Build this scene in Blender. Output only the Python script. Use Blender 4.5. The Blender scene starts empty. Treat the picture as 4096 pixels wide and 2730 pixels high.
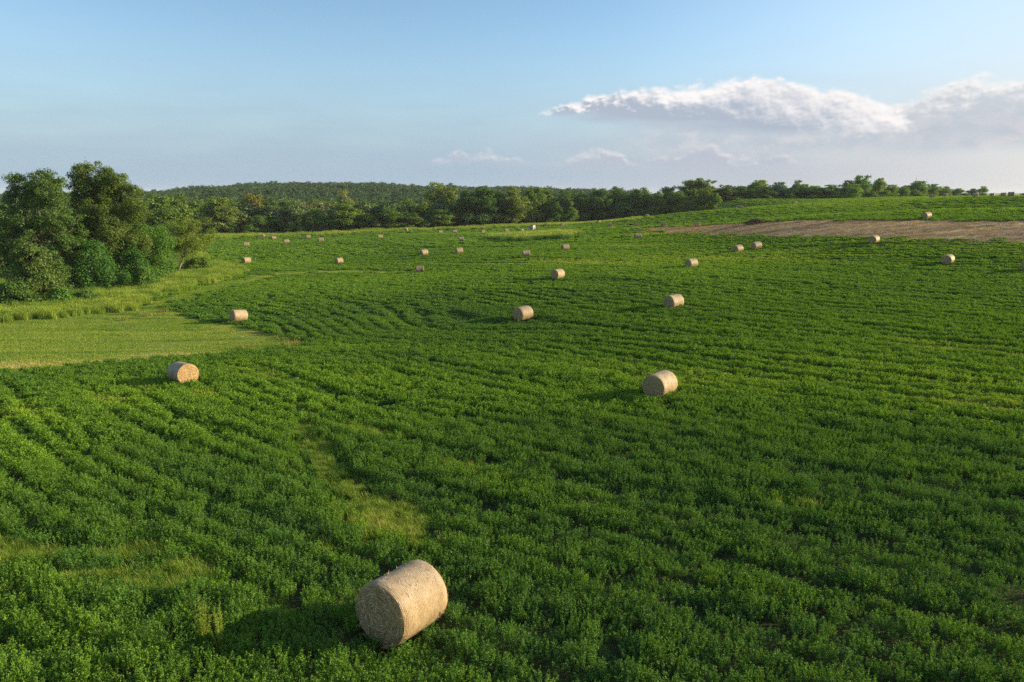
import bpy, math, random, sys
import numpy as np
from mathutils import Vector, Matrix, Euler

# ------------------------------------------------------------------ camera
FPX = 2732.0; PITCH = math.radians(12.25); CZ = 10.0      # measured on the 4096 px photograph
SC = bpy.context.scene
C = SC.collection
R_ = math.radians
cam = bpy.data.cameras.new('camera'); cam.sensor_width = 36.0; cam.lens = FPX / 4096 * 36
cam.clip_start = 0.1; cam.clip_end = 20000
co = bpy.data.objects.new('camera', cam); C.objects.link(co)
co.location = (0, 0, CZ); co.rotation_euler = (math.pi / 2 - PITCH, 0, 0)
SC.camera = co

# ------------------------------------------------------------------ sun and exposure
SUN_EL, SUN_AZ = 14.0, 79.0                                # azimuth clockwise from +Y
sun = bpy.data.lights.new('sun', 'SUN'); sun.energy = 5.0; sun.angle = R_(0.53); sun.color = (1.0, 0.77, 0.46)
so = bpy.data.objects.new('sun', sun); C.objects.link(so)
sd = Vector((math.sin(R_(SUN_AZ)) * math.cos(R_(SUN_EL)), math.cos(R_(SUN_AZ)) * math.cos(R_(SUN_EL)), math.sin(R_(SUN_EL))))
so.rotation_euler = sd.to_track_quat('Z', 'Y').to_euler()
SC.view_settings.view_transform = 'Standard'; SC.view_settings.look = 'None'
SC.view_settings.exposure = 1.3; SC.view_settings.gamma = 1.0
SC.render.engine = 'CYCLES'
SC.cycles.max_bounces = 8; SC.cycles.diffuse_bounces = 4; SC.cycles.transmission_bounces = 4
SC.cycles.use_denoising = False; SC.cycles.volume_bounces = 0; SC.cycles.sample_clamp_indirect = 6

# ------------------------------------------------------------------ node helper
class NT:
    def __init__(s, tree): s.t = tree; s.n = tree.nodes; s.l = tree.links
    def node(s, typ, **kw):
        n = s.n.new(typ)
        for k, v in kw.items():
            setattr(n, k, v)
        return n
    def val(s, sock, v):
        if v is None: return
        if hasattr(v, 'is_output') or isinstance(v, bpy.types.NodeSocket): s.l.new(v, sock)
        else: sock.default_value = v
    def m(s, op, a, b=None, c=None, clamp=False):
        n = s.node('ShaderNodeMath', operation=op, use_clamp=clamp)
        s.val(n.inputs[0], a); s.val(n.inputs[1], b); s.val(n.inputs[2], c)
        return n.outputs[0]
    def mr(s, v, a, b, c=0.0, d=1.0, smooth=True):
        n = s.node('ShaderNodeMapRange', interpolation_type='SMOOTHSTEP' if smooth else 'LINEAR', clamp=True)
        s.val(n.inputs[0], v)
        for i, x in enumerate((a, b, c, d)): s.val(n.inputs[1 + i], x)
        return n.outputs[0]
    def mix(s, f, a, b, mode='MIX'):
        n = s.node('ShaderNodeMix', data_type='RGBA', blend_type=mode)
        s.val(n.inputs[0], f)
        for sock, v in ((n.inputs[6], a), (n.inputs[7], b)):
            if isinstance(v, tuple) and len(v) == 3: v = (*v, 1)
            s.val(sock, v)
        return n.outputs[2]
    def comb(s, x, y, z=0.0):
        n = s.node('ShaderNodeCombineXYZ')
        for i, v in enumerate((x, y, z)): s.val(n.inputs[i], v)
        return n.outputs[0]
    def noise(s, vec, scale, detail=4, rough=0.55, dist=0.0):
        n = s.node('ShaderNodeTexNoise'); s.val(n.inputs['Vector'], vec)
        n.inputs['Scale'].default_value = scale; n.inputs['Detail'].default_value = detail
        n.inputs['Roughness'].default_value = rough; n.inputs['Distortion'].default_value = dist
        return n.outputs['Fac']
    def ramp(s, v, stops):
        n = s.node('ShaderNodeValToRGB'); s.val(n.inputs[0], v)
        e = n.color_ramp.elements
        while len(e) < len(stops): e.new(0.5)
        for el, (p, c) in zip(e, stops):
            el.position = p; el.color = (*c, 1) if len(c) == 3 else c
        return n.outputs[0]

# ------------------------------------------------------------------ world: sky with evening cumulus
def build_world():
    w = bpy.data.worlds.new('World'); SC.world = w; w.use_nodes = True
    w.node_tree.nodes.clear(); N = NT(w.node_tree)
    sky = N.node('ShaderNodeTexSky', sky_type='NISHITA', sun_disc=False)
    sky.sun_elevation = R_(SUN_EL); sky.sun_rotation = R_(SUN_AZ)
    sky.altitude = 200; sky.air_density = 1.0; sky.dust_density = 0.3; sky.ozone_density = 3.0
    tc = N.node('ShaderNodeTexCoord')
    sx = N.node('ShaderNodeSeparateXYZ'); N.l.new(tc.outputs['Generated'], sx.inputs[0])
    x, y, z = sx.outputs
    az = N.m('MULTIPLY', N.m('ARCTAN2', x, y), 57.29578)
    el = N.m('MULTIPLY', N.m('ARCSINE', z), 57.29578)
    # thin high haze whitens the clear sky towards the sun
    base = N.mix(1.0, sky.outputs[0], SKY_TINT, 'MULTIPLY')
    base = N.mix(N.m('MULTIPLY', N.mr(az, 5, 48), 0.75), base, tuple(v / CLOUD_DIV for v in (0.74, 0.85, 0.92)))
    col = base
    P = N.comb(N.m('MULTIPLY', az, 0.1), N.m('MULTIPLY', el, 0.16), 3.7)
    big = N.noise(P, 2.2, 3, 0.5)
    mid = N.noise(P, 6.0, 6, 0.62)
    fine = N.noise(P, 16.0, 4, 0.6)
    soft = N.noise(N.comb(N.m('MULTIPLY', az, 0.05), N.m('MULTIPLY', el, 0.3), 9.1), 3.0, 2, 0.5)
    def lumps(v):
        t = N.node('ShaderNodeTexVoronoi', feature='SMOOTH_F1'); N.val(t.inputs['Vector'], v)
        t.inputs['Scale'].default_value = 5.5; t.inputs['Smoothness'].default_value = 0.25
        try:
            t.inputs['Detail'].default_value = 2.0; t.inputs['Roughness'].default_value = 0.5
        except Exception: pass
        return N.m('SUBTRACT', 1.0, N.m('MULTIPLY', t.outputs['Distance'], 1.2))
    wob = N.node('ShaderNodeVectorMath', operation='ADD'); N.val(wob.inputs[0], P)
    N.val(wob.inputs[1], N.comb(N.m('MULTIPLY', mid, 0.08), N.m('MULTIPLY', fine, 0.08), 0.0))
    vor = lumps(wob.outputs[0])
    sh = N.node('ShaderNodeVectorMath', operation='ADD'); N.val(sh.inputs[0], P); sh.inputs[1].default_value = (0.018, 0.03, 0.0)
    bump0 = N.m('ADD', N.m('MULTIPLY', vor, 0.35), mid)
    sh2 = N.node('ShaderNodeVectorMath', operation='ADD'); N.val(sh2.inputs[0], wob.outputs[0]); sh2.inputs[1].default_value = (0.018, 0.03, 0.0)
    bump1 = N.m('ADD', N.m('MULTIPLY', lumps(sh2.outputs[0]), 0.35), N.noise(sh.outputs[0], 6.0, 6, 0.62))
    def curve(v, pts, lo, hi):
        # piecewise profile of elevation against azimuth; values scaled 0..1 between lo and hi
        a0, a1 = pts[0][0], pts[-1][0]
        r = N.ramp(N.mr(v, a0, a1, 0, 1, smooth=False), [((a - a0) / (a1 - a0), ((e - lo) / (hi - lo),) * 3) for a, e in pts])
        return N.m('ADD', N.m('MULTIPLY', r, hi - lo), lo)
    def cloud(col, top, bot, puff, soft_base, white, grey, amount, edge, lit_h, breakup=0.0, lit_az=False):
        lo = min(e for a, e in top + bot) - 0.1; hi = max(e for a, e in top + bot) + 0.1
        T = curve(az, top, lo, hi); B = curve(az, bot, lo, hi)
        n = N.m('SUBTRACT', N.m('ADD', N.m('ADD', N.m('MULTIPLY', vor, 0.5), N.m('MULTIPLY', mid, 0.6)), N.m('MULTIPLY', fine, 0.16)), 0.59)
        d = N.m('SUBTRACT', N.m('ADD', T, N.m('MULTIPLY', n, puff)), el)      # degrees below the crown
        up = N.mr(d, 0.0, edge)
        B2 = N.m('ADD', B, N.m('MULTIPLY', N.m('SUBTRACT', soft, 0.5), soft_base * 2.5))
        dn = N.mr(N.m('SUBTRACT', el, B2), -soft_base, soft_base)
        alpha = N.m('MULTIPLY', N.m('MULTIPLY', up, dn), amount)
        if breakup:
            alpha = N.m('MULTIPLY', alpha, N.mr(N.m('ADD', N.m('MULTIPLY', mid, 0.6), N.m('MULTIPLY', big, 0.6)), breakup - 0.12, breakup + 0.10))
        # relief: cloud matter between this point and the sun, up and to the right
        rel = N.m('SUBTRACT', bump0, bump1)
        dl = N.m('SUBTRACT', N.m('ADD', d, N.m('MULTIPLY', N.m('SUBTRACT', big, 0.5), lit_h * 2.5)), N.m('MULTIPLY', rel, lit_h * 3.8))
        k = N.mr(az, 2.0, 24.0, 0.35, 1.9) if lit_az else 1.0
        lit = N.mr(dl, N.m('MULTIPLY', k, lit_h * 1.9), N.m('MULTIPLY', k, lit_h * 0.1))
        shade = N.mix(lit, grey, white)
        return N.mix(alpha, col, shade)
    W = lambda *c: tuple(v / CLOUD_DIV for v in c)
    # hazy lower air, blue-grey on the left and warm white towards the sun
    hz = N.ramp(N.mr(az, -45, 60, 0, 1, smooth=False), [(0.0, W(0.37, 0.50, 0.63)), (0.40, W(0.38, 0.50, 0.64)), (0.62, W(0.50, 0.54, 0.63)), (0.74, W(0.66, 0.67, 0.70)), (0.80, W(0.80, 0.77, 0.75)), (1.0, W(1.0, 0.92, 0.82))])
    veil = N.mr(N.m('ADD', el, N.m('MULTIPLY', N.m('SUBTRACT', soft, 0.5), 2.5)), 13.0, 1.0)
    col = N.mix(N.m('MULTIPLY', veil, 0.95), col, hz)
    clear = col
    # right-hand bank, distant and pale
    bank_t = [(20, 0.2), (23.7, 4.2), (25.3, 5.55), (26.5, 6.35), (27.7, 7.05), (28.7, 6.85), (29.8, 7.35), (31.2, 7.95), (32, 8.15), (33.3, 8.05), (36, 7.95), (44, 8.95), (52, 6), (58, 0.5)]
    bank_b = [(20, 3.8), (23.8, 3.7), (26.8, 3.2), (30.3, 2.7), (33.2, 2.8), (36, 3.6), (44, 4.0), (58, 3)]
    col = cloud(col, bank_t, bank_b, 1.9, 0.6, W(1.0, 0.96, 0.92), W(0.58, 0.62, 0.68), 0.90, 1.0, 1.2, 0.38)
    # low small puffs
    low_t = [(-17, 0.2), (-11, 2.2), (-7, 2.85), (-5.2, 3.45), (-4, 3.85), (-2, 3.65), (0, 3.45), (4.1, 3.05), (5.7, 4.05), (6.5, 4.55), (7.7, 4.05), (8.7, 3.85), (9.7, 3.15), (12, 3.35), (13.9, 4.15), (15.8, 4.35), (17.7, 3.25), (19.5, 3.75), (22.1, 2.9), (27, 1.6)]
    low_b = [(-17, 2.4), (-11, 2.4), (-3, 2.6), (5.1, 2.3), (11, 2.3), (22, 2.1), (27, 2.1)]
    col = cloud(col, low_t, low_b, 1.7, 0.6, W(0.86, 0.81, 0.81), W(0.50, 0.54, 0.63), 0.75, 0.9, 0.55, 0.44)
    # thin grey-lavender layer between the puffs and the main cloud
    sheet = N.m('MULTIPLY', N.m('MULTIPLY', N.mr(az, 6, 15), N.mr(el, 5.9, 4.6)), N.m('MULTIPLY', N.mr(el, 2.2, 3.8), N.mr(N.m('ADD', N.m('MULTIPLY', soft, 0.5), N.m('MULTIPLY', big, 0.5)), 0.30, 0.62)))
    col = N.mix(N.m('MULTIPLY', sheet, 0.78), col, N.mix(N.mr(mid, 0.40, 0.66), W(0.50, 0.55, 0.63), W(0.68, 0.66, 0.70)))
    # main long cumulus
    main_t = [(1.0, 5.9), (2.0, 6.35), (3.0, 6.95), (5.0, 7.45), (7.0, 8.15), (8.9, 8.25), (11.8, 8.45), (15.5, 8.75), (19.1, 8.85), (22.6, 8.2), (25.1, 7.75), (26.4, 7.15), (27.8, 6.45), (29.5, 5.0), (31, 4.0)]
    main_b = [(1.0, 6.6), (2.0, 6.3), (5.0, 5.9), (9.0, 5.4), (14.7, 4.9), (20.2, 4.5), (25.3, 4.4), (31, 4.5)]
    col = cloud(col, main_t, main_b, 1.25, 0.6, W(1.02, 0.97, 0.95), W(0.44, 0.50, 0.60), 0.95, 0.65, 1.0, lit_az=True)
    def back(c):
        bg = N.node('ShaderNodeBackground'); N.l.new(c, bg.inputs[0]); bg.inputs[1].default_value = SKY_STRENGTH
        return bg.outputs[0]
    # the cloud maths is only evaluated where clouds can be; elsewhere both branches agree
    band = N.m('MULTIPLY', N.m('MULTIPLY', N.m('GREATER_THAN', el, 0.0), N.m('LESS_THAN', el, 12.0)), N.m('MULTIPLY', N.m('GREATER_THAN', az, -17.0), N.m('LESS_THAN', az, 60.0)))
    mx = N.node('ShaderNodeMixShader'); N.l.new(band, mx.inputs[0]); N.l.new(back(clear), mx.inputs[1]); N.l.new(back(col), mx.inputs[2])
    out = N.node('ShaderNodeOutputWorld'); N.l.new(mx.outputs[0], out.inputs[0])
    w.cycles.sampling_method = 'MANUAL'; w.cycles.sample_map_resolution = 512
SKY_STRENGTH = 0.086
SKY_TINT = (1.14, 1.09, 1.01)
CLOUD_DIV = 0.086 * 2 ** 1.3
build_world()

# ------------------------------------------------------------------ measuring: photograph pixel to a ray from the camera
SP, CP = math.sin(PITCH), math.cos(PITCH)
def ray(px, py):
    x = (px - 2048) / FPX; y = (1365 - py) / FPX
    d = np.array([x, CP + y * SP, -SP + y * CP])
    return d / math.hypot(d[0], d[1])                       # unit length on the ground plane

# ------------------------------------------------------------------ value noise
def _hash(i, j, seed):
    i = i.astype(np.int64); j = j.astype(np.int64)
    n = (i * 374761393 + j * 668265263 + seed * 1442695041) & 0xFFFFFFFF
    n = ((n ^ (n >> 13)) * 1274126177) & 0xFFFFFFFF
    n = (n ^ (n >> 16)) & 0xFFFFFFFF
    return n / 4294967295.0
def noise2(x, y, seed=0):
    x = np.asarray(x, float); y = np.asarray(y, float)
    i = np.floor(x); j = np.floor(y); u = x - i; v = y - j
    u = u * u * (3 - 2 * u); v = v * v * (3 - 2 * v)
    a, b, c, d = _hash(i, j, seed), _hash(i + 1, j, seed), _hash(i, j + 1, seed), _hash(i + 1, j + 1, seed)
    return (a * (1 - u) + b * u) * (1 - v) + (c * (1 - u) + d * u) * v
def fbm(x, y, seed=0, o=3):
    s = 0; a = 0.5; t = 0
    for k in range(o):
        s = s + a * noise2(np.asarray(x) * 2 ** k, np.asarray(y) * 2 ** k, seed + 17 * k); t += a; a *= 0.5
    return s / t

# ------------------------------------------------------------------ terrain: thin-plate surface through measured ground points
BALES = [
 # key, x, y of the visible foot, width, height (photo px), share of the end face (minus: on the right), range in m if it is half hidden
 ('A',1050,943,18,13,.9,275),('B',1095.5,960.3,22.5,14,.2,0),('C',1146,975.5,24,17,.12,0),('D',1233.4,956,20,14,.12,0),('E',1284,969,23.5,17.4,.12,0),
 ('F',985.8,988,22.6,19,.08,0),('G',985.8,1054,36.6,26,.38,0),('H',1356.6,1054.7,36.1,24.5,.38,0),('I',1520,956,24.4,15.7,.2,0),('J',1623,926,18.3,12.2,.9,262),
 ('K',1696.4,1021.6,33,23.5,.35,0),('L',1679,1090,33,28.7,.08,0),('M',1761.8,936,19.2,13.1,.2,0),('N',1818.8,935,19.6,14,.15,0),('O',1931,933,19.2,14.8,-.7,0),
 ('P',2026,930,20.9,13.1,.25,0),('Q',2084.7,930.7,20.9,14.8,-.45,0),('R',2150,906,17.4,10.4,-.7,300),('S',2186,905.4,15.7,11.3,-.7,302),('T',2248,906,19.1,13.1,-.7,0),
 ('U',2192,926,14.8,6.1,-.7,275),('V',2395,894,19.1,12.2,-.55,0),('W',2441,908.5,22.6,15.7,-.75,0),('X',2546,908,20.9,15.7,-.85,0),('Y',2655,906.8,25.8,18,-.75,0),
 ('Z',2554,875.4,17.4,7.8,-.8,284),('AA',2588,872.4,20,9.6,-.7,275),('AB',2703,856.7,18,7.8,-.75,290),('AC',1845.8,966.8,20.9,19.1,.1,0),('AD',1836,1015,32.2,24.4,.3,0),
 ('AE',2104,1028,33.5,27,.17,0),('AF',2260.5,1002,33.5,26.1,.3,0),('AG',2551.6,957,30,22.6,.25,0),('AH',2230.5,1115,56.6,40,.55,0),('AI',2789.4,906,26.5,19,-.68,0),
 ('AJ',2961,836.7,22.4,15.6,-.7,0),('AK',3177,820,23.1,15,-.55,0),('AL',2950,1009.7,45.6,30.6,.53,0),('AM',3024,996.5,45.2,29.9,.46,0),('AN',2764.6,1070,52.7,36.7,.5,0),
 ('AO',3493.8,974,43.3,36.5,.72,0),('AP',3788.8,1056,56,40,.78,0),('AQ',4112,1082,56,35,.8,112),('AR',3704,874.6,42.6,27,.6,0),('AS',3887,840,27,8.8,.4,228),
 ('AT',3726.6,798,24.4,10.8,-.6,310),('AU',3781,795.5,17.6,10.8,-.45,405),('AV',3791.5,790,15.6,8.8,-.6,440),('AW',3899.8,791.7,27,14.2,-.5,0),('AX',3967.5,789.4,23,12.2,-.15,0),
 ('AY',4012,788.7,19.6,11.5,.05,0),('AZ',4042.6,788.7,27.7,14.9,.15,0),('BA',2091.7,1280,80,60,.5,0),('BB',2693,1233.7,80.4,60,.53,0),('BC',956.7,1286,69.6,53.5,.3,0),
 ('BD',735.4,1533,135.7,93,-.68,0),('BE',2638,1587,154.7,109,.63,0)]
BD_, BL_ = 1.45, 1.50                                       # bale diameter and length
def bale_measure(b):
    k, x, y, w, h, ff, hid = b
    f = abs(ff); phi = math.atan2((1 - f) * BD_, f * BL_)
    W = BL_ * math.sin(phi) + BD_ * math.cos(phi)
    d = ray(x, y); az = math.atan2(d[0], d[1]); dep = -math.atan(d[2])
    zw = FPX * W / (w * math.cos(az)); zh = FPX * (1.33 * math.cos(dep) + .75 * math.sin(dep)) / h
    R = hid if hid else math.sqrt(zw * zh) / math.cos(az)
    return phi, az, d, R
ctrl = []                                                   # X, Y, z below the camera, weight
def ctrl_R(px, py, R, w=1.0):
    d = ray(px, py); ctrl.append((d[0] * R, d[1] * R, d[2] * R, w))
def ctrl_z(px, py, z, w=1.0):
    d = ray(px, py); R = z / d[2]; ctrl.append((d[0] * R, d[1] * R, z, w))
for b in BALES:
    phi, az, d, R = bale_measure(b)
    if not b[6]: ctrl.append((d[0] * R, d[1] * R, d[2] * R - 0.2, 1.0))
ctrl_R(1560, 2560, 14.6)
for px, py, z in ((0,1480,-12.9),(0,1280,-14.1),(100,1200,-14.4),(400,1150,-14.9),(700,1095,-15.4),(1000,1065,-15.7),(600,1440,-13.2),(1100,1400,-13.2)): ctrl_z(px, py, z)
for px, py, R in ((870,943,288),(1250,938,284),(1630,922,282),(2000,906,304),(2250,899,316),(2554,878,262),(2703,858,270),(2860,845,262),(3000,835,262),
                  (2900,808,352),(3200,803,356),(3400,799,362),(3750,787,520),(3887,838.5,196),(3740,797,290),(3020,893,178),(3300,881,170),(4096,887,158),(4090,790,262)): ctrl_R(px, py, R)
for az, R, z in ((10,330,-13.2),(12,335,-12.8),(15,338,-11.5),(33.3,226,-6.0),(-35,200,-16),(-36,130,-15.6),(-30,300,-16.5),(-15,330,-16.2),(0,360,-15.3),(-15,420,-15.5),(0,470,-14),
                 (10,470,-12.5),(-28,720,-9.5),(-24,710,-6),(-20,720,-2.2),(-16,720,0.2),(-13,720,-0.3),(-10,720,-3.0),(-3,720,-5),(3,720,-6),(10,720,-8),(-34,800,-10),(15,500,-11),(20,600,-6),(25,600,-5),(33,800,-2.5),(36,500,-2.0),(42,330,-1.6),(50,150,-6.5),(50,300,-2)):
    ctrl.append((math.sin(R_(az)) * R, math.cos(R_(az)) * R, z, 1.0))
for x, y, z in ((0,2,-8.9),(12,6,-9.0),(-12,6,-9.1),(0,-30,-8.0),(60,-20,-9),(-60,-20,-9.5),(50,20,-9.6),(-45,20,-11.2)): ctrl.append((x, y, z, 1.0))
for az in range(-180, 180, 30):
    for R, z in ((1500, -5), (3500, -4.5)): ctrl.append((math.sin(R_(az)) * R, math.cos(R_(az)) * R, z if abs(az) < 80 else -9, 0.5))
ctrl = np.array(ctrl)
def _tps():
    n = len(ctrl); Pn = ctrl[:, :2] / 100.0
    r = np.hypot(Pn[:, None, 0] - Pn[None, :, 0], Pn[:, None, 1] - Pn[None, :, 1])
    K = np.where(r > 0, r * r * np.log(np.maximum(r, 1e-9)), 0) + np.diag(0.0035 / ctrl[:, 3] * (0.3 + np.hypot(Pn[:, 0], Pn[:, 1])))
    Q = np.c_[np.ones(n), Pn]
    M = np.zeros((n + 3, n + 3)); M[:n, :n] = K; M[:n, n:] = Q; M[n:, :n] = Q.T
    s = np.linalg.solve(M, np.r_[ctrl[:, 2], 0, 0, 0])
    return s[:n], s[n:], Pn
_W, _A, _PN = _tps()
def tz(X, Y):
    """height of the ground at X, Y"""
    X = np.atleast_1d(np.asarray(X, float)); Y = np.atleast_1d(np.asarray(Y, float))
    sh = X.shape; x = X.ravel() / 100; y = Y.ravel() / 100; out = np.empty(len(x))
    for i in range(0, len(x), 20000):
        a, b = x[i:i + 20000], y[i:i + 20000]
        r2 = (a[:, None] - _PN[None, :, 0]) ** 2 + (b[:, None] - _PN[None, :, 1]) ** 2
        k = 0.5 * r2 * np.log(np.maximum(r2, 1e-18))
        out[i:i + 20000] = k @ _W + _A[0] + _A[1] * a + _A[2] * b
    return out.reshape(sh) + CZ
def tz1(x, y): return float(tz([x], [y])[0])
_MD = 6.0 * 1.012 ** np.arange(520)
def ground_at(px, py, lift=0.0):
    """where the sight line through a photograph pixel meets the ground"""
    d = ray(px, py); X = d[0] * _MD; Y = d[1] * _MD; Z = CZ + d[2] * _MD
    below = np.nonzero(Z < tz(X, Y) + lift)[0]
    if len(below) == 0: R = _MD[-1]
    else:
        lo, hi = _MD[max(0, below[0] - 1)], _MD[below[0]]
        for _ in range(24):
            R = 0.5 * (lo + hi)
            if CZ + d[2] * R < tz1(d[0] * R, d[1] * R) + lift: hi = R
            else: lo = R
    return np.array([d[0] * R, d[1] * R])

# ------------------------------------------------------------------ object helpers
def tag(o, label=None, cat=None, group=None, kind=None):
    for k, v in (('label', label), ('category', cat), ('group', group), ('kind', kind)):
        if v: o[k] = v
    return o
def empty(name, loc=(0, 0, 0), rz=0.0):
    o = bpy.data.objects.new(name, None); o.empty_display_size = 0.3
    C.objects.link(o); o.location = loc; o.rotation_euler = (0, 0, rz); return o
def mesh_join(name, parts):
    """parts: (V, [F], material, smooth) joined as one mesh with a material slot each"""
    Vs, Fs, mi, sm, off = [], [], [], [], 0
    for i, (V, F, mat, smooth) in enumerate(parts):
        Vs.append(np.asarray(V, float))
        for f in (F if isinstance(F, list) else [F]):
            f = np.asarray(f)
            if len(f): Fs.append(f + off); mi.append(np.full(len(f), i)); sm.append(np.full(len(f), smooth))
        off += len(V)
    me = mesh_np(name, np.concatenate(Vs), Fs, None)
    for p in parts: me.materials.append(p[2])
    me.polygons.foreach_set('material_index', np.concatenate(mi).astype(np.int32)); me.polygons.foreach_set('use_smooth', np.concatenate(sm).astype(bool))
    return me
def mesh_np(name, V, F, mat=None, smooth=False):
    """V (n,3); F a list of (m,k) index arrays"""
    me = bpy.data.meshes.new(name)
    V = np.asarray(V, np.float32); F = [np.asarray(f, np.int32) for f in (F if isinstance(F, list) else [F]) if len(f)]
    me.vertices.add(len(V)); me.vertices.foreach_set('co', V.ravel())
    lt = np.concatenate([np.full(len(f), f.shape[1], np.int32) for f in F]); ls = np.r_[0, np.cumsum(lt)[:-1]].astype(np.int32)
    li = np.concatenate([f.ravel() for f in F])
    me.loops.add(len(li)); me.loops.foreach_set('vertex_index', li)
    me.polygons.add(len(lt)); me.polygons.foreach_set('loop_start', ls); me.polygons.foreach_set('loop_total', lt)
    me.polygons.foreach_set('use_smooth', np.full(len(lt), smooth, bool))
    me.update(calc_edges=True)
    if mat: me.materials.append(mat)
    return me
def obj(name, me, parent=None, link=True):
    o = bpy.data.objects.new(name, me)
    if link: C.objects.link(o)
    if parent: o.parent = parent
    return o
def copy_tree(o, parent=None):
    c = o.copy(); C.objects.link(c); c.parent = parent
    for ch in o.children: copy_tree(ch, c)
    return c
class MB:
    """collects polygons"""
    def __init__(s): s.V = []; s.F = {}; s.n = 0
    def add(s, V, F):
        V = np.asarray(V, float); F = np.asarray(F, int)
        s.V.append(V); s.F.setdefault(F.shape[1], []).append(F + s.n); s.n += len(V)
    def box(s, c, size, rz=0.0, top=None):
        x, y, z = [v / 2 for v in size]
        p = np.array([[-x,-y,-z],[x,-y,-z],[x,y,-z],[-x,y,-z],[-x,-y,z],[x,-y,z],[x,y,z],[-x,y,z]])
        ca, sa = math.cos(rz), math.sin(rz)
        p = np.c_[p[:,0]*ca - p[:,1]*sa, p[:,0]*sa + p[:,1]*ca, p[:,2]] + np.array(c)
        s.add(p, [[3,2,1,0],[4,5,6,7],[0,1,5,4],[1,2,6,5],[2,3,7,6],[3,0,4,7]])
    def tube(s, pts, rad, sides=6):
        pts = np.asarray(pts, float); n = len(pts)
        t = np.gradient(pts, axis=0); t /= np.linalg.norm(t, axis=1)[:, None] + 1e-9
        ref = np.array([0.31, 0.95, 0.1]); a = np.cross(t, ref); a /= np.linalg.norm(a, axis=1)[:, None] + 1e-9
        b = np.cross(t, a); th = np.arange(sides) * 2 * math.pi / sides
        V = pts[:, None] + np.asarray(rad)[:, None, None] * (np.cos(th)[None, :, None] * a[:, None] + np.sin(th)[None, :, None] * b[:, None])
        i = np.arange(n - 1)[:, None] * sides; j = np.arange(sides)[None]; k = (j + 1) % sides
        s.add(V.reshape(-1, 3), np.stack([i + j, i + k, i + sides + k, i + sides + j], -1).reshape(-1, 4))
        s.add(V[-1], [list(range(sides))])
    def mesh(s, name, mat=None, smooth=False):
        return mesh_np(name, np.concatenate(s.V), [np.concatenate(f) for f in s.F.values()], mat, smooth)
def leaves(c, nrm, tan, L, Wd):
    """diamond leaves: centres, normals, long directions"""
    nrm = nrm / (np.linalg.norm(nrm, axis=1)[:, None] + 1e-9)
    tan = tan - nrm * np.sum(tan * nrm, 1)[:, None]; tan /= np.linalg.norm(tan, axis=1)[:, None] + 1e-9
    b = np.cross(nrm, tan); L = np.broadcast_to(np.asarray(L, float), (len(c),))[:, None]; Wd = np.broadcast_to(np.asarray(Wd, float), (len(c),))[:, None]
    V = np.stack([c - tan * L / 2, c + b * Wd / 2 + tan * L * 0.08, c + tan * L / 2, c - b * Wd / 2 + tan * L * 0.08], 1)
    n = len(c)
    return V.reshape(-1, 3), np.arange(n * 4).reshape(n, 4)

# ------------------------------------------------------------------ materials
def new_mat(name):
    m = bpy.data.materials.new(name); m.use_nodes = True; m.node_tree.nodes.clear(); return m, NT(m.node_tree)
def finish(N, shader):
    o = N.node('ShaderNodeOutputMaterial'); N.l.new(shader, o.inputs[0]); return o
def principled(N, col, rough=0.8, normal=None, spec=0.3):
    p = N.node('ShaderNodeBsdfPrincipled'); N.val(p.inputs['Base Color'], (*col, 1) if isinstance(col, tuple) else col)
    N.val(p.inputs['Roughness'], rough); p.inputs['Specular IOR Level'].default_value = spec
    if normal is not None: N.l.new(normal, p.inputs['Normal'])
    return p.outputs[0]
def bump(N, h, strength=0.5, dist=0.02):
    b = N.node('ShaderNodeBump'); b.inputs['Strength'].default_value = strength; b.inputs['Distance'].default_value = dist
    N.val(b.inputs['Height'], h); return b.outputs[0]
def leaf_mat(name, stops, trans=0.35, gloss=0.05, var=0.35, instanced=True, warm=(1.25, 1.15, 0.45)):
    """leaf: diffuse, light passing through, faint sheen; stops = colours over the plant's own tint 0..1"""
    m, N = new_mat(name)
    if instanced:
        a = N.node('ShaderNodeAttribute', attribute_type='INSTANCER', attribute_name='tint'); t = a.outputs['Fac']
    else:
        oi = N.node('ShaderNodeObjectInfo'); t = oi.outputs['Alpha']
    g = N.node('ShaderNodeNewGeometry')
    rnd = g.outputs['Random Per Island']
    t2 = N.m('ADD', t, N.m('MULTIPLY', N.m('SUBTRACT', rnd, 0.5), 0.30), clamp=True)
    col = N.ramp(t2, stops)
    v = N.m('ADD', 1.0 - var / 2, N.m('MULTIPLY', N.m('FRACT', N.m('MULTIPLY', rnd, 37.7)), var))
    hsv = N.node('ShaderNodeHueSaturation'); N.val(hsv.inputs['Value'], v); N.l.new(col, hsv.inputs['Color']); col = hsv.outputs[0]
    if not instanced:
        col = N.mix(1.0, col, oi.outputs['Color'], 'MULTIPLY')
    d = N.node('ShaderNodeBsdfDiffuse'); N.l.new(col, d.inputs[0])
    tr = N.node('ShaderNodeBsdfTranslucent'); N.l.new(N.mix(1.0, col, warm, 'MULTIPLY'), tr.inputs[0])
    mx = N.node('ShaderNodeMixShader'); mx.inputs[0].default_value = trans
    N.l.new(d.outputs[0], mx.inputs[1]); N.l.new(tr.outputs[0], mx.inputs[2]); sh = mx.outputs[0]
    if gloss:
        gl = N.node('ShaderNodeBsdfGlossy'); gl.inputs['Roughness'].default_value = 0.45; gl.inputs[0].default_value = (0.8, 0.85, 0.8, 1)
        m2 = N.node('ShaderNodeMixShader'); m2.inputs[0].default_value = gloss
        N.l.new(sh, m2.inputs[1]); N.l.new(gl.outputs[0], m2.inputs[2]); sh = m2.outputs[0]
    finish(N, sh); return m
M = {}
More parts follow.
